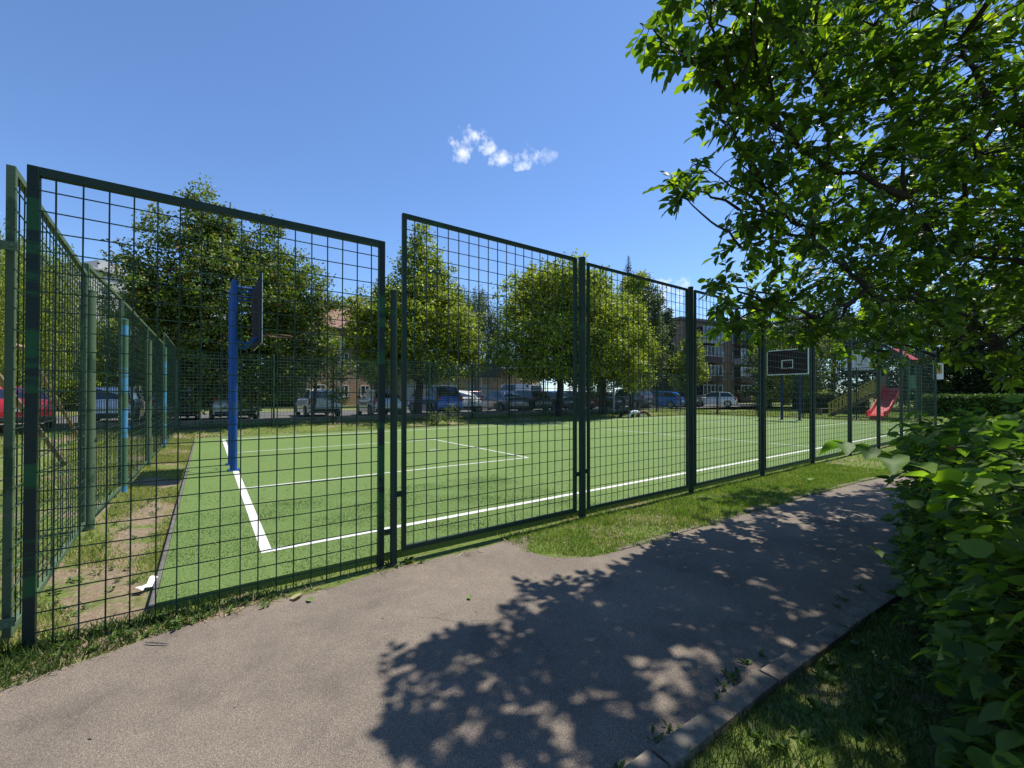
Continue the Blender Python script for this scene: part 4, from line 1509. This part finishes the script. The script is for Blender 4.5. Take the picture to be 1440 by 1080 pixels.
def rverge(x, y):
    return (y < np.interp(x, rk[:, 0], rk[:, 1]) - .10 - .04 * fnoise(x, y, 6)) & (fnoise(x, y, 2.0) + RNG.normal(size=len(x)) * .4 > -.55)


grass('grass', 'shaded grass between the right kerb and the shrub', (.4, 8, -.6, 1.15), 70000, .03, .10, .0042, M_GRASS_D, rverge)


def lstrip(x, y):
    return fnoise(x * 1.8, y, 1.5) + RNG.normal(size=len(x)) * .25 - .55 * np.exp(-((x + .60) / .17) ** 2) * (y < 9) > -.22


grass('grass', 'patchy dry grass between the pitch and the left fence', (-1.04, -.33, 3.75, 20), 80000, .02, .075, .006, M_GRASS_DRY, lstrip)
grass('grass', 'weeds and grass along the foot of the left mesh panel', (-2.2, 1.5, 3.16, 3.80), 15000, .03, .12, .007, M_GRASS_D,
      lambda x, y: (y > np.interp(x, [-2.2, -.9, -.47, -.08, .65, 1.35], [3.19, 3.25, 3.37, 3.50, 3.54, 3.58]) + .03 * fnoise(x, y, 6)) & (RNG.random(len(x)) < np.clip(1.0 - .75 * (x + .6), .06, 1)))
grass('grass', 'grass outside the left fence', (-9, -1.04, 3.0, 20.5), 70000, .05, .14, .012, M_GRASS_DRY,
      lambda x, y: (fnoise(x, y, .8) > -.35) & (np.abs(x + 3.0 + .25 * (y - 8) * .3) > .55))
grass('grass', 'grass bank between the far fence and the cars', (-8, 36, 17.6, 21.4), 36000, .05, .14, .016, M_GRASS, lambda x, y: fnoise(x, y, .9) + RNG.normal(size=len(x)) * .3 > -.4)
grass('grass', 'grass of the playground beyond the end fence', (29.8, 50, -4, 20), 26000, .05, .13, .03, M_GRASS, lambda x, y: fnoise(x, y, .7) > -.5)

M_PILE = leaf_mat('turf_pile', (0.085, 0.15, 0.034), (0.165, 0.255, 0.072), (1, 1, 1), (0.30, 0.37, 0.17), .2, .6, .04)
grass('grass', 'short artificial turf pile of the near left pitch corner', (PX0, 4.2, PY0, 6.4), 60000, .012, .024, .0055, M_PILE, lambda x, y: (np.abs(x - LX0) > .045) & (np.abs(y - LY0) > .045), PZ, .8)
grass('grass', 'artificial turf pile farther into the pitch', (PX0, 12, 3.8, 13), 90000, .012, .024, .011, M_PILE,
      lambda x, y: ((x > 4.2) | (y > 6.4)) & (np.abs(x - LX0) > .05) & (np.abs(y - LY0) > .05) & ((np.abs(y - 7.68) > .04) | (x > 6)) & ((np.abs(y - 12.6) > .04) | (x > 6))
      & ((np.abs(x - 5.97) > .04) | (y < 7.64) | (y > 12.64)) & (RNG.random(len(x)) < np.clip(1.6 - .16 * np.hypot(x, y), .1, 1)), PZ, .8)
M_STRAW = leaf_mat('dry_straw', (0.30, 0.22, 0.11), (0.48, 0.38, 0.22), (1, 1, 1), None, .1)
grass('dry_grass', 'dry straw and cut stalks along the edge of the asphalt by the fence', (-1.8, 3.2, 3.18, 3.74), 2600, .04, .13, .004, M_STRAW,
      lambda x, y: (np.abs(y - np.interp(x, [-2.2, -.9, -.47, -.08, .65, 1.35, 2.75, 3.2], [3.22, 3.28, 3.40, 3.52, 3.55, 3.6, 3.5, 3.0])) < .09) & (fnoise(x, y, 4) > -.3), .012, 3.5)
grass('dry_grass', 'dry stalks lying along the left kerb', (2.5, 9, 2.4, 3.3), 2400, .03, .09, .004, M_STRAW,
      lambda x, y: np.abs(y - .08 - np.interp(x, lk[6:, 0], lk[6:, 1])) < .09, .02, 2.5)

# broad weeds at the fence foot
def weeds(name, label, x0, x1, y0, y1, n, s, m):
    cx = RNG.uniform(x0, x1, n); cy = RNG.uniform(y0, y1, n)
    ci = np.repeat(np.arange(n), 7)
    k = len(ci)
    a = RNG.uniform(0, 2 * PI, k)
    pos = np.stack([cx[ci] + RNG.normal(size=k) * .012, cy[ci] + RNG.normal(size=k) * .012, np.full(k, .01)], 1)
    d = np.stack([np.cos(a), np.sin(a), RNG.uniform(.2, 1.0, k)], 1)
    nr = np.stack([-np.cos(a) * .5, -np.sin(a) * .5, np.ones(k)], 1)
    Ls = s * RNG.uniform(.6, 1.2, k)
    tag(leaves(name, pos, d, nr, Ls, Ls * .5, LEAF_OVAL, m), label, 'weeds', kind='stuff')


weeds('weeds', 'small broad leaved weeds at the foot of the left mesh panel', -1.4, .4, 3.45, 3.72, 60, .05, L_HEDGE)
weeds('weeds', 'small weed tuft at the base of the short round post', 1.3, 1.6, 3.56, 3.68, 7, .05, L_HEDGE)
weeds('weeds', 'broad leaved weeds in the strip beside the pitch', -.98, -.40, 3.9, 9, 60, .045, L_HEDGE)
weeds('weeds', 'weeds in the joint along the right kerb', .9, 4.2, 1.10, 1.17, 14, .04, L_HEDGE)
weeds('weeds', 'low leafy weeds in the shaded grass on the right', 1.4, 4.5, .35, .95, 60, .06, L_HEDGE)

def debris(name, label, region, n, s0, s1, m, keep, z):
    x = RNG.uniform(region[0], region[1], n); y = RNG.uniform(region[2], region[3], n)
    ok = keep(x, y)
    x, y = x[ok], y[ok]
    k = len(x)
    a = RNG.uniform(0, 2 * PI, k)
    Ls = RNG.uniform(s0, s1, k)
    o = leaves(name, np.stack([x, y, np.full(k, z)], 1), np.stack([np.cos(a), np.sin(a), RNG.uniform(0, .3, k)], 1), unit(RNG.normal(size=(k, 3)) * .3 + np.array([0, 0, 1])), Ls, Ls * .5, LEAF_OVAL, m)
    tag(o, label, 'debris', kind='stuff')


L_DEB = leaf_mat('leaf_debris', (0.10, 0.07, 0.035), (0.36, 0.31, 0.19), (1, 1, 1), (0.2, 0.28, 0.07), .1, .7, .2)
debris('leaf_litter', 'tiny dry leaf scraps scattered on the asphalt path', (-3, 9, 1.15, 3.5), 420, .006, .022, L_DEB, lambda x, y: (RNG.random(len(x)) < .25 + .75 * (np.abs(y - 1.2) < .12)) | (y > 3.3), .008)
debris('leaf_litter', 'dry leaf scraps blown onto the turf', (PX0, 16, PY0, 14), 500, .012, .04, L_DEB, lambda x, y: RNG.random(len(x)) < np.clip(1.2 - .06 * np.hypot(x, y), .1, 1), PZ + .014)

# litter
def litter_leaf(label, x, y, z, s, m, rz, cat='leaf'):
    o = leaves('fallen_leaf', np.array([[0, 0, .012]]), np.array([[1.0, 0, .12]]), np.array([[0, .2, 1.0]]), np.array([s]), np.array([s * .7]), LEAF_HEART, m)
    o.location = (x, y, z)
    o.rotation_euler = (0, 0, rz)
    tag(o, label, cat)


L_LIT = leaf_mat('fallen_leaf_green', (0.13, 0.22, 0.05), (0.18, 0.27, 0.07), (1, 1, 1), None, .2)
L_YEL = leaf_mat('fallen_leaf_yellow', (0.38, 0.36, 0.16), (0.42, 0.38, 0.18), (1, 1, 1), None, .2)
p = gnd(412, 846); litter_leaf('withered yellow leaf on the asphalt by the fence foot', p.x, p.y, .006, .10, L_YEL, .6)
p = gnd(438, 848); litter_leaf('round pale green leaf lying beside the withered yellow leaf', p.x, p.y, .006, .055, L_LIT, 2.0)
p = gnd(661, 845); litter_leaf('small bright green leaf alone in the middle of the sunny path', p.x, p.y, .006, .05, L_LIT, 1.2)
p = gnd(925, 560 + 380); 
p = gnd(1140, 681); litter_leaf('pale leaf lying on the shaded grass verge near the path curve', p.x, p.y, .06, .13, L_LIT, .4)
p = gnd(220, 908)
st = MB().tube([(-.07, .01, .012), (-.02, 0, .014), (.03, -.004, .012), (.075, -.012, .010)], [.004, .005, .0045, .003], 6).build('stick', M_BARK_P, smooth=60)
st.location = (p.x, p.y, .006)
st.rotation_euler = (0, 0, -.55)
tag(st, 'short dark stick on the asphalt near the left fence foot', 'stick')
p = gnd(213, 829)
pp = MB()
g = 5
vs = []
for i in range(g + 1):
    for j in range(4):
        x, y = (i / g - .5) * .15, (j / 3 - .5) * .06
        vs.append((x, y + .012 * math.sin(i * 1.6), .03 + .008 * math.sin(i * 1.4 + j * .7) + (.03 if i > 3 else 0)))
fs = [(i * 4 + j, (i + 1) * 4 + j, (i + 1) * 4 + j + 1, i * 4 + j + 1) for i in range(g) for j in range(3)]
o = pp.add(vs, fs).build('paper_scrap', M_WHITE, smooth=60)
o.location = (p.x - .03, p.y, .012)
o.rotation_euler = (.25, 0, .95)
tag(o, 'crumpled white paper scrap on bare soil beside the pitch edge', 'litter')

# ------------------------------------------------------------------ small structures
fr = thing('pipe_frame', 'rusty tan pipe frame with sloping legs behind the left fence', 'frame', (-2.9, 10.5, 0))
for pts in ([(.4, -2.6, 2.55), (.4, 2.7, 0)], [(-.3, 3.1, 2.55), (-.3, 8.4, 0)]):
    MB().tube([pts[0], pts[1]], .042, 10).build('sloping_leg', M_RUST, fr, smooth=50)
MB().tube([(-.3, 3.1, 2.53), (-.3, 2.2, 2.53)], .042, 10).tube([(-.3, 2.2, 2.57), (-.3, 2.2, 0)], .04, 10).build('top_bar', M_RUST, fr, smooth=50)
MB().tube([(.4, -2.6, 2.57), (.4, -2.6, 0)], .04, 10).build('upright', M_RUST, fr, smooth=50)

sg = tb(227, 22.5)
sn = thing('traffic_sign', 'small blue square sign on a post behind the left fence', 'sign', sg, .5)
M_SIGNB = simple('sign_blue', (0.01, 0.09, 0.5), .4)
MB().tube([(0, 0, 0), (0, 0, 3.1)], .03, 8).build('pole', M_GALV, sn, smooth=40)
MB().box((0, -.04, 2.85), (.55, .02, .55)).build('plate', M_SIGNB, sn, bevel=.005)
MB().prism([(-.1, -.06), (.1, -.06), (.1, -.05), (-.1, -.05)], 2.82, 2.98).build('symbol', M_WHITE, sn)

ys = thing('notice_sign', 'yellow and white notice hung on the last near fence post', 'sign', (22.62, FY - .06, 0), 0)
ys.rotation_euler = (0, 0, -1.0)
MB().box((0, 0, 2.42), (.30, .012, .62)).build('plate', M_WHITE, ys)
MB().box((.0, -.009, 2.50), (.21, .006, .36)).build('panel', simple('sign_yellow', (0.5, 0.30, 0.08), .6), ys)

# half buried tyres
for px, lb in ((893, 'half buried white painted tyre before the bright blue car'), (905, 'second half buried tyre right of the white painted one'), (881, 'dark half buried tyre left of the white painted one')):
    p = at(px, 575, 28.5)
    b = MB()
    n = 16
    ring = [(.42 * math.cos(PI * k / n), 0, .42 * math.sin(PI * k / n)) for k in range(n + 1)]
    b.tube([(x, y, z - .02) for x, y, z in ring], .11, 8)
    o = b.build('buried_tyre', M_WHITE if px == 893 else (TYRE if px == 881 else simple('tyre_brown', (.16, .09, .05), .8)), smooth=50)
    o.location = (p.x, p.y, terr(p.x, p.y))
    o.rotation_euler = (0, 0, -.6)
    tag(o, lb, 'tyre', 'half buried tyres beyond the far fence')

# bench
bp = tb(1163, 33, 0)
bn = thing('park_bench', 'low backless bench in front of the dark hedge', 'bench', bp, -.5)
MB().box((0, 0, .46), (1.6, .38, .05)).build('seat', M_BARK_P, bn, bevel=.01)
for s in (-1, 1):
    MB().box((s * .62, 0, .21), (.12, .34, .43)).build('leg', M_KERB, bn, bevel=.01)

# lamp / utility poles by the brick house
for px, Y, H, lb in ((479, 31, 5.4, 'grey utility pole in front of the brick house'), (863, 31, 6.2, 'grey pole between the bright linden and the parked cars')):
    q = tb(px, Y)
    o = thing('utility_pole', lb, 'pole', q)
    MB().tube([(0, 0, -.2), (0, 0, H)], [.08, .055], 10).build('shaft', M_GALV, o, smooth=40)
    MB().tube([(0, 0, H), (0, 0, H + .06)], .07, 10).build('cap', M_GALV, o)

# ------------------------------------------------------------------ playground slide tower
def slide_tower():
    c = at(1262, 556, 28.0)
    root = thing('slide_tower', 'playground tower with a red slide and blue and red pitched roof', 'playground tower', (c.x, c.y, 0), math.radians(178))
    root.scale = (1.2, 1.2, 1.2)
    red = simple('slide_red', (0.60, 0.03, 0.035), .35, 0, .08)
    grn = simple('tower_green', (0.02, 0.14, 0.04), .5)
    yel = simple('tower_yellow', (0.42, 0.36, 0.06), .5)
    blu = simple('tower_blue', (0.02, 0.05, 0.22), .5)
    pz = 1.55
    for sx in (-1, 1):
        for sy in (-1, 1):
            MB().box((sx * .6, sy * .6, 1.55), (.10, .10, 3.1)).build('post', grn, root, bevel=.008)
    MB().box((0, 0, pz), (1.09, 1.09, .06)).build('platform', M_BARK_P, root)
    r1 = MB()
    r1.add([(-.8, -.85, 3.05), (.8, -.85, 3.05), (.8, 0, 3.75), (-.8, 0, 3.75), (-.8, -.85, 3.10), (.8, -.85, 3.10), (.8, 0, 3.80), (-.8, 0, 3.80)],
           [(3, 2, 1, 0), (4, 5, 6, 7), (0, 1, 5, 4), (1, 2, 6, 5), (2, 3, 7, 6), (3, 0, 4, 7)])
    r1.build('roof_slope', blu, root)
    r2 = MB()
    r2.add([(-.8, .002, 3.75), (.8, .002, 3.75), (.8, .85, 3.05), (-.8, .85, 3.05), (-.8, .002, 3.80), (.8, .002, 3.80), (.8, .85, 3.10), (-.8, .85, 3.10)],
           [(3, 2, 1, 0), (4, 5, 6, 7), (0, 1, 5, 4), (1, 2, 6, 5), (2, 3, 7, 6), (3, 0, 4, 7)])
    r2.build('roof_slope', simple('roof_red', (.5, .06, .07), .5), root)
    MB().box((0, .62, pz + .42), (1.08, .04, .7)).build('side_panel', grn, root)
    MB().box((0, -.62, pz + .42), (1.08, .04, .7)).build('side_panel', grn, root)
    # slide going +x with raised edges
    sl = MB()
    prof = [(.58, pz + .06), (.85, pz - .02), (1.6, pz - .50), (2.4, pz - 1.02), (2.95, .24), (3.45, .18)]
    w = .32
    sec = [(-w - .05, .26), (-w - .05, 0), (w + .05, 0), (w + .05, .26), (w, .26), (w, .04), (-w, .04), (-w, .26)]
    vs, fs = [], []
    for x, z in prof:
        vs += [(x, y, z + dz) for y, dz in sec]
    for i in range(len(prof) - 1):
        for j in range(8):
            j2 = (j + 1) % 8
            fs.append((i * 8 + j, (i + 1) * 8 + j, (i + 1) * 8 + j2, i * 8 + j2))
    fs += [tuple(range(8)), tuple(reversed([(len(prof) - 1) * 8 + j for j in range(8)]))]
    sl.add(vs, fs)
    for s in (-1, 1):
        sl.tube([(.62, s * (w + .03), pz + .85), (.9, s * (w + .03), pz + .45), (1.15, s * (w + .03), pz + .1)], .03, 8)
    s_o = sl.build('slide', red, root, smooth=40)
    MB().box((3.2, 0, .09), (.10, .5, .18)).build('foot', red, s_o)
    # climbing ramp with railings at the side
    rp = MB().add([(-.5, -.62, pz), (.45, -.62, pz), (.45, -3.1, .05), (-.5, -3.1, .05), (-.5, -.62, pz - .06), (.45, -.62, pz - .06), (.45, -3.1, -.01), (-.5, -3.1, -.01)],
                  [(3, 2, 1, 0), (4, 5, 6, 7), (0, 1, 5, 4), (1, 2, 6, 5), (2, 3, 7, 6), (3, 0, 4, 7)])
    rp.build('ramp', M_BARK_P, root)
    for sx in (-.53, .48):
        rl = MB()
        rl.bar((sx, -.62, pz + .75), (sx, -3.1, .75), .06)
        rl.bar((sx, -.62, pz + .14), (sx, -3.1, .14), .06)
        for k in range(13):
            t = (k + .5) / 13
            y = -.62 - 2.48 * t
            z = pz * (1 - t) + .05 * t
            rl.box((sx, y, z + .42), (.03, .09, .6))
        rl.build('railing', yel, root)
    return root


slide_tower()

# ------------------------------------------------------------------ hedges
def hedge(label, p0, p1, w, H, n, m=L_HEDGE, size=.1, z=0.0):
    p0, p1 = Vector((p0[0], p0[1], 0)), Vector((p1[0], p1[1], 0))
    L = (p1 - p0).length
    t = (p1 - p0).normalized()
    root = thing('clipped_hedge', label, 'hedge', (p0.x, p0.y, z), math.atan2(t.y, t.x))
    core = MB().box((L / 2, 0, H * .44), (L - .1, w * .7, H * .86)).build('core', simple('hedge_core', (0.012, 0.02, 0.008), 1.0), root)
    k = n
    face = RNG.random(k)
    x = RNG.uniform(0, L, k)
    y = np.where(face < .35, RNG.uniform(-w / 2, w / 2, k), np.where(face < .8, -w / 2, w / 2) + RNG.normal(size=k) * .05)
    zz = np.where(face < .35, H + RNG.normal(size=k) * .05, RNG.uniform(.05, H, k))
    pos = np.stack([x, y, zz], 1)
    Ls = size * RNG.uniform(.7, 1.3, k)
    leaves('foliage', pos, rnd_dir(k), unit(rnd_dir(k) + np.array([0, -.4, .9])), Ls, Ls * .8, LEAF_QUAD, m, root)


a, b_ = at(1296, 556, 31), at(1500, 556, 27)
hedge('long dark clipped hedge with a sunlit top beyond the court', (a.x, a.y), (b_.x, b_.y), 1.0, 1.42, 9000, L_HEDGE, .16)
a, b_ = at(1128, 556, 36), at(1214, 556, 35)
hedge('dark low hedge behind the bench', (a.x, a.y), (b_.x, b_.y), 1.2, 1.5, 5000, L_OAK, .18)
a, b_ = at(-60, 556, 27), at(135, 556, 33)
hedge('yellow green hedge behind the red and white cars at left', (a.x, a.y), (b_.x, b_.y), 1.2, 2.1, 7000, L_LINDEN, .17, .36)
a, b_ = at(205, 556, 36), at(420, 556, 41)
hedge('dark tall hedge behind the cars at the big spreading tree', (a.x, a.y), (b_.x, b_.y), 1.5, 2.6, 7000, L_OAK, .2, .36)
q = at(1171, 556, 34.5)
tree('round_bush', 'yellow green round bush on the dark hedge line', 'bush', (q.x + 1, q.y + 1.2, 0), [(0, 0, 1.2, 1.0, .8), (.6, -.3, 1.0, .8, .6), (-.6, .2, 1.0, .8, .6)], L_LINDEN, 120, 16, .2, tr=.04, sig=.2)
q = tb(607, 21.0)
tree('low_bush', 'ragged low bush on the grass bank before the blue car', 'bush', q, [(0, 0, .35, .35, .3), (.4, .2, .3, .3, .25), (.9, .3, .5, .3, .45)], L_BIRCH, 34, 10, .13, tr=.02, sig=.13)

# ------------------------------------------------------------------ buildings
def mat_brick(name, c1, c2, mortar, scale=4.0):
    m, nt, out = new_mat(name)
    tcn = N(nt, 'ShaderNodeTexCoord')
    mp = N(nt, 'ShaderNodeMapping')
    mp.inputs['Rotation'].default_value = (PI / 2, 0, 0)
    nt.links.new(tcn.outputs['Object'], mp.inputs['Vector'])
    bk = N(nt, 'ShaderNodeTexBrick')
    bk.inputs['Scale'].default_value = scale
    bk.inputs['Color1'].default_value = c4(c1)
    bk.inputs['Color2'].default_value = c4(c2)
    bk.inputs['Mortar'].default_value = c4(mortar)
    bk.inputs['Mortar Size'].default_value = 0.015
    nt.links.new(mp.outputs[0], bk.inputs['Vector'])
    f = noise(nt, .7, 5, .7)
    cc = mix(nt, .7, bk.outputs['Color'], ramp(nt, f, [(.3, (.7, .68, .66)), (.7, (1.15, 1.15, 1.15))]), 'MULTIPLY')
    principled(nt, out, cc, .9, 0, .2)
    return m


M_BRICK = mat_brick('brick_tan', (.32, .19, .12), (.38, .25, .16), (.3, .27, .22))
M_BRICK2 = mat_brick('brick_brown', (.24, .16, .115), (.29, .20, .14), (.24, .21, .17), 3)
M_PLASTER = simple('plaster_grey', (.42, .41, .39), .9, 0, .15, .8)
M_CREAM = simple('plaster_cream', (.40, .30, .17), .9, 0, .15, .8)
M_TILE = simple('roof_tile_red', (.20, .10, .075), .85, 0, .35, 3)
M_WINF = simple('window_frame_white', (.65, .65, .64), .5, 0, .08)
M_WING = simple('window_glass', (.03, .036, .045), .08, 0, .2, spec=.9)
M_BALC = simple('balcony_brown', (.10, .045, .035), .7, 0, .3, 2)
M_DARK = simple('dark_flashing', (.06, .06, .065), .7)


def window(parent, x, y, z, w, h, proto={}):
    """window set on a wall facing -y of the parent: frame with a pane and mullion"""
    key = (round(w, 2), round(h, 2))
    if key in proto:
        f0, p0 = proto[key]
        f = f0.copy(); C.objects.link(f); f.parent = parent; f.location = (x, y, z)
        g_ = p0.copy(); C.objects.link(g_); g_.parent = f
        return f
    b = MB()
    t = .07
    b.box((0, -.02, h / 2 - t / 2), (w, .08, t)).box((0, -.02, -h / 2 + t / 2), (w, .08, t))
    for s in (-1, 1):
        b.box((s * (w / 2 - t / 2), -.02, 0), (t, .08, h - 2 * t))
    b.box((w * .06, -.02, 0), (t, .07, h - 2 * t))
    b.box((0, -.07, -h / 2 - .04), (w + .12, .2, .05))
    f = b.build('window', M_WINF, parent)
    f.location = (x, y, z)
    g_ = MB().box((0, -.006, 0), (w - t, .02, h - t)).build('pane', M_WING, f)
    proto[key] = (f, g_)
    return f


def block(name, label, p, rz, Lx, Ly, H, floors, ncol, wall_m, ww=1.4, wh=1.4, parapet=True, fh=2.8):
    root = thing(name, label, 'building', p, rz)
    MB().box((Lx / 2, Ly / 2, H / 2), (Lx, Ly, H)).build('wall', wall_m, root)
    if parapet:
        MB().box((Lx / 2, Ly / 2, H + .12), (Lx + .7, Ly + .7, .24)).build('cornice', M_DARK, root)
        MB().box((Lx / 2, Ly / 2, H + .40), (Lx + .3, Ly + .3, .32)).build('parapet', wall_m, root)
    for f in range(floors):
        for c in range(ncol):
            window(root, Lx * (c + .5) / ncol, -.03, f * fh + 1.7, ww, wh)
    return root


# grey apartment slab on the left horizon
p = at(100, 556, 66)
bl = block('apartment_block', 'grey flat roofed apartment block far away at the left', (p.x, p.y, .3), math.radians(38), 26, 11, 21.4, 7, 9, M_PLASTER)
for k in range(3):
    MB().box((26.2, 2 + 3.4 * k, 18), (.05, 1.2, 1.2)).build('end_window', M_WING, bl)
MB().box((7, 5, 23), (4, 4, 2.2)).build('roof_hut', M_PLASTER, bl)

# brick house with the red tiled roof
p = at(432, 556, 44)
bh = block('brick_house', 'tan brick house with red tiled hip roof behind the slender tree', (p.x, p.y, .3), math.radians(20), 14, 9, 8.6, 2, 5, M_BRICK, 1.2, 1.3, False, 3.6)
r_ = MB().add([(-.5, -.5, 8.6), (14.5, -.5, 8.6), (14.5, 9.5, 8.6), (-.5, 9.5, 8.6), (4.5, 4.5, 12.6), (9.5, 4.5, 12.6)], [(0, 1, 5, 4), (1, 2, 5), (2, 3, 4, 5), (3, 0, 4), (3, 2, 1, 0)])
ro = r_.build('roof', M_TILE, bh)
MB().box((8.6, 3.4, 12.6), (.7, .7, 1.6)).build('chimney', M_BRICK, ro)
MB().box((7, -.56, 8.53), (15, .12, .12)).build('gutter', M_DARK, bh)

# low cream building with white garage doors
p = at(520, 556, 45)
q = at(745, 556, 41)
dd = q - p
lowb = thing('garage_row', 'low cream building with white doors behind the parked cars', 'building', (p.x, p.y, .36), math.atan2(dd.y, dd.x))
Lg = dd.length
MB().box((Lg / 2, 3, 1.75), (Lg, 6, 3.5)).build('wall', M_CREAM, lowb)
MB().box((Lg / 2, 2.8, 3.6), (Lg + .6, 7, .22)).build('roof', M_DARK, lowb)
for k in range(5):
    x = Lg * (k + .5) / 5
    dr = MB().box((x, -.03, 1.1), (2.3, .06, 2.2)).build('door', M_WHITE if k % 2 == 0 else M_PLASTER, lowb)
    rb = MB()
    for j in range(5):
        rb.box((x, -.065, .3 + .42 * j), (2.2, .02, .03))
    rb.build('ribs', M_PLASTER, dr)

# dark sign board above the lot
q = tb(689, 34)
sb = thing('sign_board', 'dark blank panel on thin legs between the lindens', 'board', q, -.2)
MB().box((0, 0, 3.15), (1.7, .08, 1.15)).build('panel', simple('panel_slate', (.05, .055, .065), .5), sb, bevel=.01)
for s in (-1, 1):
    MB().tube([(s * .7, .07, 0), (s * .7, .07, 3.6)], .04, 8).build('leg', M_GALV, sb, smooth=40)

# brown brick apartments on the right
p = at(958, 556, 60)
ab = block('apartment_block', 'brown brick apartment block with enclosed balconies behind the court', (p.x, p.y, .1), math.radians(-8), 34, 11, 12.0, 4, 10, M_BRICK2, 1.3, 1.4)
for f in range(4):
    for c, x in enumerate((5.2, 13.7, 22.2, 30.7)):
        z = f * 2.8 + .55
        if f == 0:
            z = .55
        bb = MB().box((x, -.62, z + .45), (4.2, 1.16, .95)).build('balcony', M_BALC if (f + c) % 3 else M_PLASTER, ab)
        gl = MB().box((x, -.60, z + 1.62), (4.1, 1.1, 1.38)).build('glazing', M_WING, bb)
        fr_ = MB()
        for k in range(6):
            fr_.box((x - 2.05 + 4.1 * k / 5, -1.165, z + 1.62), (.09, .07, 1.36))
        fr_.box((x, -1.165, z + .97), (4.2, .08, .08)).box((x, -1.165, z + 2.34), (4.2, .08, .08))
        fr_.build('frame', M_WINF, bb)
# taller block right of it, mostly hidden
p = at(1325, 556, 62)
block('low_building', 'low grey building behind the hedge at the right edge', (p.x, p.y, 0), math.radians(-60), 24, 9, 3.0, 1, 8, simple('plaster_dark', (.2, .2, .21), .9, 0, .2, .8), 1.4, 1.1)
print('script done', len(bpy.data.objects))
